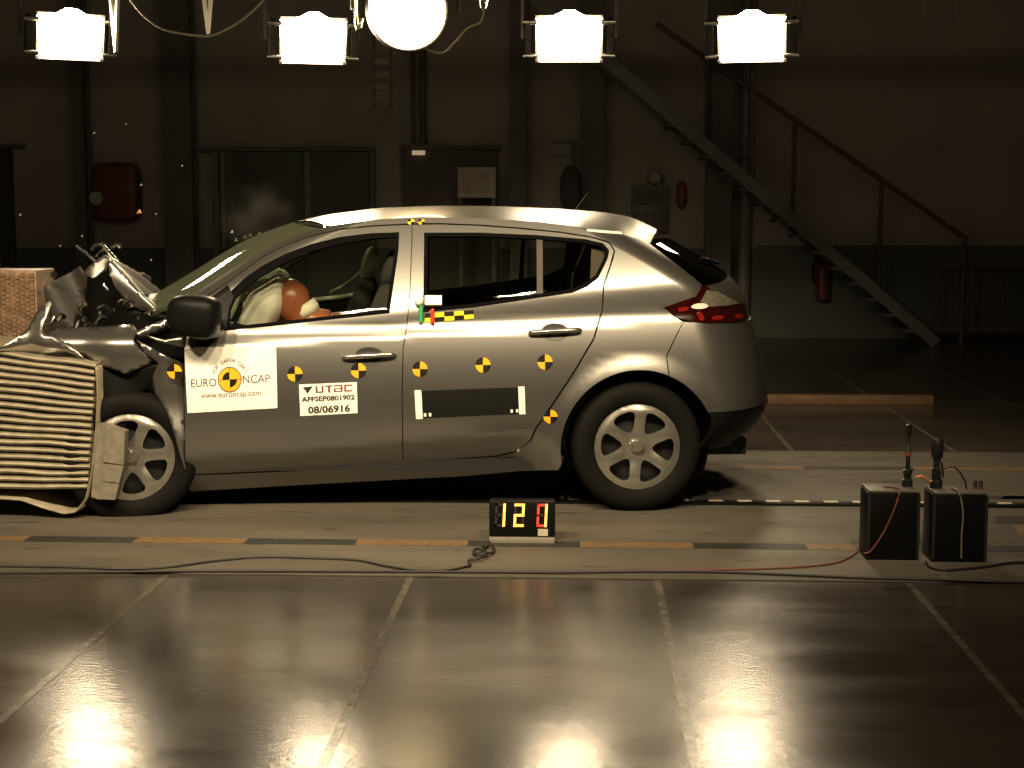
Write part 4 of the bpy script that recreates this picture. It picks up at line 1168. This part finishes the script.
tube('wire', [(-.03, .08, h1 + .012), (0, .02, h1 + .015), (.03, -.006, h1 - .0), (-.02, -.008, h1 * .55), (-.09, -.01, .06), (-w1 / 2 - .02, -.02, .03)][0:1] + [(.02, .02, h1 + .014), (.012, -.008, h1 - .03), (-.03, -.010, h1 * .5), (-w1 / 2 + .02, -.012, h1 * .16), (-w1 / 2 - .012, -.01, .03)], .004, WIRER, r1)
tube('wire', [(-.02, .08, h2 + .012), (-.01, .0, h2 + .012), (.008, -.010, h2 * .75), (.006, -.010, h2 * .4), (.008, -.010, .02)], .004, pm('grey_cable', (.16, .14, .12), .5), r2)
tube('wire', [(x + .02, .1, h2 + .09), (x + .07, .09, h2 + .10), (x + .11, .08, h2 + .05), (x + .12, .08, h2 + .012)], .004, WIREB, r2)
tube('wire', [(x - .02, .1, h2 + .03), (x - .06, .09, h2 + .06), (x - .09, .09, h2 + .055)], .005, pm('orange_cable', (.5, .2, .04), .5), r2)

# ------------------------------------------------------------------ cables on the track
def cable(name, pts, r, mat, label):
    o = tube(name, [ground(px, py, TZ + r) for px, py in pts], r, mat, None, 8, 6)
    return tag(o, label, 'cable')
cable('floor_cable', [(-20, 566), (60, 567), (120, 569), (170, 567), (215, 561), (262, 557), (310, 558), (355, 560), (385, 566), (420, 571), (450, 570), (468, 566)], .005, WIREB, 'thin black cable waving along the track from the barrier to the timer')
cable('floor_cable', [(-20, 573), (100, 572), (230, 571), (380, 571.5), (480, 572), (560, 572.5), (640, 571.5), (720, 572), (800, 575), (870, 578), (950, 580), (1040, 583)], .006, WIREB, 'thicker black cable lying along the near edge of the track')
cable('floor_cable', [(858, 551), (850, 557), (835, 563), (800, 567), (750, 569), (700, 570), (640, 570.5), (590, 571)], .004, WIRER, 'thin red cable running from the box with the rod aerial')
cable('floor_cable', [(926, 562), (932, 568), (950, 570), (985, 567), (1010, 563), (1040, 562)], .006, WIREB, 'short black cable curving past the foot of the box with the bulb')
# the knot of cable beside the timer
k0 = ground(475, 558, TZ + .006); ka = ground(466, 567, TZ + .006); kb = ground(490, 542.5, TZ + .006)
tube_pts = [ka, ka + [.015, .03, 0], *[k0 + np.array([.035 * math.cos(t_) + .004 * i_, .07 * math.sin(t_) + .012 * i_, .005 + .004 * (i_ % 3)]) for i_, t_ in enumerate(np.linspace(-2.2, 9.6, 14))], k0 + [.03, .16, .004], kb]
tag(tube('cable_coil', tube_pts, .006, WIREB), 'small tangled loop of black cable beside the digital timer', 'cable')

# ================================================================== BACK OF THE HALL
YW = 17.36
DOORM = pm('door_dark', (.10, .098, .09), .6, 0, .15, 2)
FRAMEM = pm('frame_olive', (.20, .18, .12), .6)
def wall_box(pxa, pxb, pya, pyb, Y, d, mat, parent=None, name='panel', bevel=0.0, org=None, foot=False):
    a, b = atY(pxa, pya, Y), atY(pxb, pyb, Y)
    lo, hi = [a[0], Y, 0.0 if foot else b[2]], [b[0], Y + d, a[2]]
    if org is not None: lo = [l - o for l, o in zip(lo, org)]; hi = [h - o for h, o in zip(hi, org)]
    return obox(name, lo, hi, mat, parent, bevel)
# doors in the back wall
d1 = empty('door_1', (0, 0, 0)); tag(d1, kind='structure')
wall_box(224, 306, 152, 345, YW - .05, .06, DOORM, d1, 'door_leaf', foot=True); wall_box(310, 371, 152, 345, YW - .05, .06, DOORM, d1, 'door_leaf', foot=True)
wall_box(198, 374, 147, 151, YW - .1, .12, COLM, d1, 'door_lintel'); wall_box(212, 222, 151, 345, YW - .09, .11, FRAMEM, d1, 'door_post', foot=True); wall_box(372, 376, 151, 345, YW - .09, .11, FRAMEM, d1, 'door_post', foot=True)
wall_box(315, 319, 168, 185, YW - .07, .03, COLM, d1, 'door_handle'); wall_box(296, 299, 152, 158, YW - .07, .03, pm('lamp_green', (.02, .2, .06), .4), d1, 'indicator_lamp')
d2 = empty('door_2', (0, 0, 0)); tag(d2, kind='structure')
wall_box(401, 498, 149, 345, YW - .05, .06, pm('door_brown', (.11, .09, .08), .6), d2, 'door_leaf', foot=True); wall_box(399, 500, 145, 149, YW - .1, .12, COLM, d2, 'door_lintel')
d3 = empty('door_3', (0, 0, 0)); tag(d3, kind='structure')
wall_box(-60, 18, 148, 345, YW - .05, .06, pm('door_black', (.055, .058, .05), .6), d3, 'door_leaf', foot=True); wall_box(-60, 22, 144, 148, YW - .09, .1, COLM, d3, 'door_lintel')
# small lit sign over door_2
s_ = wall_box(412, 425, 150.5, 155, YW - .12, .02, pm('sign_glow', (.8, .6, .4), .5, emit=(1.0, .72, .45), es=.35)); s_.name = 'lit_sign'
tag(s_, 'small pale lit sign at the top of the brown door', 'sign')
# steel columns
for pa, pb, lab in ((166, 195, 'broad dark steel column between the red hose cabinet and the wide double door'), (77, 89, 'narrow dark steel column beside the red hose cabinet'), (510, 527, 'dark steel column beside the brown door with the lit sign'), (579, 603, 'dark steel column beside the hanging sack and pole'), (705, 730, 'dark steel column where the stair stringer crosses in front')):
    a, b = atY(pa, 300, 16.95), atY(pb, 300, 16.95)
    r = empty('steel_column', ((a[0] + b[0]) / 2, 16.95, 0)); w = (b[0] - a[0]) / 2
    obox('flange', (-w, 0, .012), (w, .03, ZT), COLM, r); obox('web', (-.02, .03, .012), (.02, .22, ZT), COLM, r); obox('flange', (-w, .22, .012), (w, .25, ZT), COLM, r)
    obox('base_plate', (-w - .05, -.05, 0), (w + .05, .3, .012), COLM, r)
    tag(r, lab, 'column', 'columns along the back wall')
a = atY(743, 300, 17.3); r = empty('service_pipe', (a[0], 17.3, 0))
bm = bmesh.new(); cyl(bm, (0, 0, 0), (0, 0, ZT), .075, seg=20); bm_obj('pipe', bm, pm('pipe_grey', (.22, .21, .19), .5), r, 40)
bm = bmesh.new(); cyl(bm, (0, 0, 2.0), (0, 0, 2.06), .09, seg=20); bm_obj('pipe_clip', bm, COLM, r, 40)
tag(r, 'pale vertical service pipe beside the stair column', 'pipe')
for px, lab in ((412, 'thin vertical pipe running down to the lit sign'), (422, 'thicker vertical pipe ending above the brown door')):
    a, b = atY(px, 20, YW - .1), atY(px, 146, YW - .1)
    bm = bmesh.new(); cyl(bm, (a[0], YW - .06, b[2]), (a[0], YW - .06, ZT), .025 if px < 415 else .04); o = bm_obj('wall_pipe', bm, COLM, None, 40); tag(o, lab, 'pipe')
# red rounded hose cabinet with a pale wheel
a, b = atY(88, 162, 17.1), atY(138, 222, 17.1)
r = empty('hose_cabinet', ((a[0] + b[0]) / 2, 17.1, b[2]))
w, h = (b[0] - a[0]), a[2] - b[2]
superq('case', (0, .13, h / 2), (w / 2, .13, h / 2), 5, pm('cabinet_red', (.16, .045, .035), .5), r)
k = atY(94, 198, 17.0); bm = bmesh.new(); cyl(bm, (k[0] - r.location.x, -.04, k[2] - b[2]), (k[0] - r.location.x, 0.03, k[2] - b[2]), .075, seg=24); bm_obj('hand_wheel', bm, pm('wheel_pale', (.5, .46, .38), .5), r, 40)
tag(r, 'dark red rounded hose cabinet with a pale round wheel on the back wall', 'cabinet')
# ladder hanging under the lights
a, b = atY(374, 60, 15.5), atY(391, 107, 15.5)
r = empty('hanging_ladder', ((a[0] + b[0]) / 2, 15.5, b[2])); w = (b[0] - a[0]) / 2
for s in (-1, 1): obox('stile', (s * w - .012, -.02, 0), (s * w + .012, .02, ZT - b[2]), COLM, r)
for i in range(14): obox('rung', (-w, -.018, .05 + i * .125), (w, .018, .11 + i * .125), pm('rung_alu', (.28, .25, .2), .5), r)
tag(r, 'narrow ladder hanging on the wall below the round lamp', 'ladder')
# switch panel with gauge
a, b = atY(632, 186, YW - .12), atY(668, 232, YW - .12)
r = empty('switch_panel', (a[0], YW - .12, b[2])); w, h = b[0] - a[0], a[2] - b[2]
obox('case', (0, 0, 0), (w, .12, h), pm('panel_grey', (.16, .15, .13), .5), r, .01)
obox('display', (w * .1, -.008, h * .58), (w * .9, .002, h * .9), DOORM, r)
for i in range(4):
    for j in range(2): obox('push_button', (w * (.08 + .23 * i), -.012, h * (.12 + .2 * j)), (w * (.22 + .23 * i), .002, h * (.25 + .2 * j)), DOORM, r)
bm = bmesh.new(); cyl(bm, (w * .62, 0, h + .09), (w * .62, .1, h + .09), .085, seg=24); bm_obj('gauge', bm, COLM, r, 40)
bm = bmesh.new(); cyl(bm, (w * .62, -.006, h + .09), (w * .62, .0, h + .09), .065, seg=24); bm_obj('gauge_dial', bm, pm('dial', (.30, .28, .22), .4), r, 40)
obox('lamp_base', (w * .45, 0, h), (w * .8, .08, h + .03), pm('bezel', (.3, .28, .24), .4), r)
tag(r, 'grey switch panel with push buttons and round gauge beside the stair', 'panel')
a = atY(682, 195, YW - .08); o = superq('alarm_bell', (a[0], YF - .05, a[2]), (.06, .05, .16), 2.5, pm('alarm_red', (.2, .05, .04), .5), None); tag(o, 'small dark red alarm unit beside the grey switch panel', 'alarm')
# pale equipment cabinet on its stand
a, b = atY(457, 167, 16.6), atY(496, 198, 16.6)
r = empty('equipment_cabinet', ((a[0] + b[0]) / 2, 16.6, 0)); w = (b[0] - a[0]) / 2
obox('case', (-w, 0, b[2]), (w, .35, a[2]), pm('case_grey', (.50, .46, .38), .5), r, .015)
obox('display_frame', (-w * .7, -.012, b[2] + .06), (w * .6, .005, a[2] - .06), pm('display_tan', (.42, .30, .20), .5), r)
for i in range(6):
    for j in range(4): obox('display_key', (-w * .66 + i * w * .21, -.02, b[2] + .075 + j * .058), (-w * .66 + i * w * .21 + w * .15, -.01, b[2] + .075 + j * .058 + .04), pm('key_pink', (.62, .30, .24), .4) if (i + j) % 3 == 0 else pm('key_green', (.30, .36, .26), .4), r)
for s in (-1, 1):
    for q in (0.03, .3): obox('leg', (s * w * .85 - .02, q, 0), (s * w * .85 + .02, q + .03, b[2]), COLM, r)
obox('shelf', (-w - .1, .0, b[2] - .14), (w + .12, .35, b[2] - .11), FRAMEM, r)
tag(r, 'pale equipment cabinet with a keypad standing in front of the brown door', 'cabinet')
# pole with arm and sack
a = atY(573, 300, 16.6); t = atY(573, 141, 16.6)
r = empty('pole_stand', (a[0], 16.6, 0))
bm = bmesh.new(); cyl(bm, (0, 0, .02), (0, 0, t[2]), .03); bm_obj('pole', bm, COLM, r, 40)
obox('arm', (-.24, -.02, t[2] - .03), (.10, .02, t[2] + .01), COLM, r)
bm = bmesh.new(); cyl(bm, (0, 0, 0), (0, 0, .03), .25, .24, 24); bm_obj('base', bm, COLM, r, 40)
superq('sack', (-.03, -.06, atY(570, 188, 16.6)[2]), (.12, .09, .24), 2.4, pm('sack_grey', (.06, .065, .06), .8), r)
tag(r, 'dark pole stand with a short arm and hanging sack', 'stand')
# steel stair rising along the wall
bt, tp_ = atY(935, 343, 16.2), atY(618, 74, 16.2)
r = empty('steel_stair', (bt[0], 16.2, 0)); dv = np.array([tp_[0] - bt[0], 0, tp_[2]]); Ls = np.linalg.norm(dv); dv /= Ls
STAIRM = pm('stair_steel', (.15, .145, .13), .5, .2)
ang = math.atan2(dv[2], -dv[0]); nrm = np.array([dv[2] * -1 * -1, 0, dv[0] * -1]); nrm = np.array([math.sin(ang), 0, math.cos(ang)])
for yy in (0.0, .62):
    V = [np.array([0, yy + d, 0]) + dv * q + nrm * e for d in (0, .05) for q, e in ((0, -.04), (Ls + 1.2, -.04), (Ls + 1.2, .10), (0, .10))]
    V = [np.maximum(v, [-99, -99, 0]) for v in V]
    mk('stringer', V, [(0, 1, 2, 3), (7, 6, 5, 4), (0, 4, 5, 1), (1, 5, 6, 2), (2, 6, 7, 3), (3, 7, 4, 0)], STAIRM, r)
for i in range(1, 15):
    c = dv * (i * .26); obox('tread', (c[0] - .12, .05, c[2] - .015), (c[0] + .12, .62, c[2] + .015), COLM, r)
RAILM = pm('rail_maroon', (.12, .07, .062), .5)
p0, p1 = atY(968, 240, 16.8), atY(795, 120, 16.8); o_ = np.array(r.location)
tube('handrail', [p0 - o_, p1 - o_, p1 - o_ + (p1 - p0) * .8], .028, RAILM, r, 10, 2)
for q in (0.02, .5, 1.0, 1.5):
    top = p0 + (p1 - p0) * q - o_; s = -top[0] / (-dv[0]); foot = max(0.0, dv[2] * (top[0] / dv[0]))
    if foot < top[2]: bm = bmesh.new(); cyl(bm, (top[0], top[1], foot), tuple(top), .022); bm_obj('baluster', bm, RAILM, r, 40)
a = atY(753, 100, 16.7) - o_; obox('hanger_post', (a[0] - .035, .45, max(0, dv[2] * (a[0] / dv[0]))), (a[0] + .035, .52, 6.9), RAILM, r)
tag(r, 'steel stair with a pale stringer and maroon handrail climbing along the wall', 'stair')
# railing panel to the right of the stair
a, b = atY(934, 262, 17.0), atY(1030, 320, 17.0)
r = empty('railing', (a[0], 17.0, 0))
obox('top_rail', (0, -.02, a[2] - .04), (2.6, .02, a[2]), RAILM, r); obox('bottom_rail', (0, -.02, .12), (2.6, .02, .16), RAILM, r)
for i in range(14): obox('bar', (.02 + i * .195, -.012, 0.0 if i in (0, 13) else .14), (.05 + i * .195, .012, a[2] - .02), RAILM, r)
tag(r, 'maroon barred railing beside the foot of the stair', 'railing')
# fire extinguisher on the wall
a = atY(824, 255, 17.2); b = atY(824, 300, 17.2); r = empty('fire_extinguisher', (a[0], 17.25, b[2])); hh_ = a[2] - b[2]
bm = bmesh.new(); lathe(bm, [(.001, 0), (.075, 0), (.08, .02), (.08, hh_ * .7), (.06, hh_ * .8), (.025, hh_ * .84), (.001, hh_ * .84)], 20, 'Z'); bm_obj('cylinder', bm, pm('extinguisher_red', (.13, .03, .022), .5), r, 40)
bm = bmesh.new(); cyl(bm, (0, 0, hh_ * .8), (0, 0, hh_ * .95), .025); box(bm, (-.09, -.015, hh_ * .9), (.05, .015, hh_)); bm_obj('valve', bm, BLACKP, r)
tube('hose', [(-.05, -.02, hh_ * .92), (-.12, -.03, hh_ * .7), (-.10, -.06, hh_ * .35)], .012, BLACKP, r)
obox('wall_bracket', (-.05, .06, hh_ * .3), (.05, .13, hh_ * .4), COLM, r)
tag(r, 'red fire extinguisher hung on the wall under the stair', 'extinguisher')
# low timber beam on the dark floor behind the track
a, b = ground(768, 404), ground(928, 404)
r = obox('timber_beam', (a[0] - .9, a[1], 0), (b[0] + .03, a[1] + .09, .07), pm('beam_wood', (.11, .06, .028), .7, 0, .3, 12), None, .004)
tag(r, 'low orange-brown timber beam lying on the dark floor behind the car', 'beam')
# spring clips and wires on the lighting rig
def clip(px, py0, py1, w, Y, label, rz=0.0):
    a, b = atY(px, py1, Y), atY(px, py0, Y)
    r = empty('spring_clip', (a[0], Y, a[2])); h = b[2] - a[2] + .25; q = w / 2
    for s in (-1, 1):
        V = [(s * x, y, z) for y in (-.01, .01) for x, z in ((0, 0), (.012, .0), (q * .9, h * .6), (q, h), (q - .035, h), (q - .06, h * .6), (.0, h * .30))]
        mk('arm', V, [tuple(range(7)), tuple(range(13, 6, -1)), *[(i, i + 7, (i + 1) % 7 + 7, (i + 1) % 7) for i in range(7)]], pm('clip_steel', (.75, .70, .58), .35, .3), r)
    obox('hanger', (-.008, -.008, h * .9), (.008, .008, ztop - a[2]), STEEL, r)
    obox('pivot', (-q * .8, -.012, h * .82), (q * .8, .012, h * .9), STEEL, r)
    r.rotation_euler = (0, 0, rz)
    tag(r, label, 'clip')
clip(116, 0, 52, .24, 10.2, 'shiny steel spring clip hanging beside the lamp above the barrier', -1.0)
clip(208.5, 0, 34, .10, 10.2, 'thinner steel spring clip hanging between two rectangular lamps')
for px, lab in ((356, 'short bright steel hook hanging between the rectangular and round lamps'), (481, 'short bright steel hook beside the round lamp cable')):
    a = atY(px, 28 if px < 400 else 8, 9.9)
    o = tube('steel_hook', [a + [0, 0, 1.0], a + [0, 0, .1], a + [.02, 0, 0], a + [.04, 0, .06]], .012, CHROME, None, 6, 4); tag(o, lab, 'hook')
def wire(pts, Y, r, lab):
    o = tube('rig_wire', [atY(px, py, Y) for px, py in pts], r, pm('wire_tan', (.35, .30, .22), .5), None, 6, 5); tag(o, lab, 'wire')
wire([(122, -12), (140, 12), (160, 28), (178, 33), (200, 36), (215, 35), (240, 22), (262, 2), (268, -10)], 10.15, .008, 'thin slack wire looping between the first two rectangular lamps')
wire([(485, -10), (482, 20), (468, 28), (455, 42), (442, 53), (425, 48)], 10.45, .009, 'thin pale lead drooping beside the large round lamp')
for px, lab in ((924, 'thin hook wire hanging in the dark corner, end of its pair'), (958, 'slightly bent hook wire hanging in the dark corner')):
    wire([(px, -15), (px + (0 if px < 950 else -3), 8), (px + 2, 19)], 13.0, .010, lab)
# fragments thrown into the air by the impact
FR = pm('fragment_bright', (.8, .74, .6), .3, .6)
for i, (px, py, s) in enumerate(((94, 133, .012), (139, 212, .026), (141, 185, .014), (126, 124, .010), (82, 236, .014), (151, 260, .012), (182, 166, .010), (156, 214, .010), (20, 215, .014), (60, 246, .012))):
    c = atY(px, py, 7.6); bm = bmesh.new()
    v = [bm.verts.new(np.array(d) * s) for d in ((-1, .2, -.6), (.9, -.3, -.4), (.2, .3, 1), (.1, -.8, .1), (-.3, .7, .4))]
    bmesh.ops.convex_hull(bm, input=v); bmesh.ops.scale(bm, vec=(.6, .6, .6), verts=bm.verts)
    o = bm_obj('flying_fragment', bm, pm('fragment_orange', (.8, .35, .1), .4) if i == 1 else FR, None, None, c)
    tag(o, 'orange fragment flying through the air above the crushed bonnet' if i == 1 else 'tiny pale fragment flying through the air above the crushed bonnet', 'fragment', 'fragments thrown into the air')
# faint smoke over the windscreen
SM = bpy.data.materials.new('airbag_smoke'); SM.use_nodes = True
nt = SM.node_tree; nt.nodes.clear(); out = nt.nodes.new('ShaderNodeOutputMaterial'); pv = nt.nodes.new('ShaderNodeVolumeScatter')
pv.inputs['Color'].default_value = (.85, .8, .75, 1)
tc = nt.nodes.new('ShaderNodeTexCoord'); nz = nt.nodes.new('ShaderNodeTexNoise'); nz.inputs['Scale'].default_value = 7; nz.inputs['Detail'].default_value = 3
nt.links.new(tc.outputs['Object'], nz.inputs['Vector'])
ln = nt.nodes.new('ShaderNodeVectorMath'); ln.operation = 'LENGTH'; nt.links.new(tc.outputs['Object'], ln.inputs[0])
mr = nt.nodes.new('ShaderNodeMapRange'); mr.inputs['From Min'].default_value = 0.05; mr.inputs['From Max'].default_value = .24; mr.inputs['To Min'].default_value = 1.0; mr.inputs['To Max'].default_value = 0.0
nt.links.new(ln.outputs['Value'], mr.inputs['Value'])
m2 = nt.nodes.new('ShaderNodeMapRange'); m2.inputs['From Min'].default_value = .42; m2.inputs['From Max'].default_value = .75; m2.inputs['To Max'].default_value = .42
nt.links.new(nz.outputs['Fac'], m2.inputs['Value'])
mu = nt.nodes.new('ShaderNodeMath'); mu.operation = 'MULTIPLY'; nt.links.new(mr.outputs['Result'], mu.inputs[0]); nt.links.new(m2.outputs['Result'], mu.inputs[1])
nt.links.new(mu.outputs[0], pv.inputs['Density']); nt.links.new(pv.outputs[0], out.inputs['Volume'])
o = superq('smoke_puff', c2w(np.array([-1.92, .1, 1.42])), (.25, .2, .2), 2, SM, None, nu=16, nv=10)
tag(o, 'faint puff of airbag smoke drifting above the windscreen', 'smoke', kind='stuff')
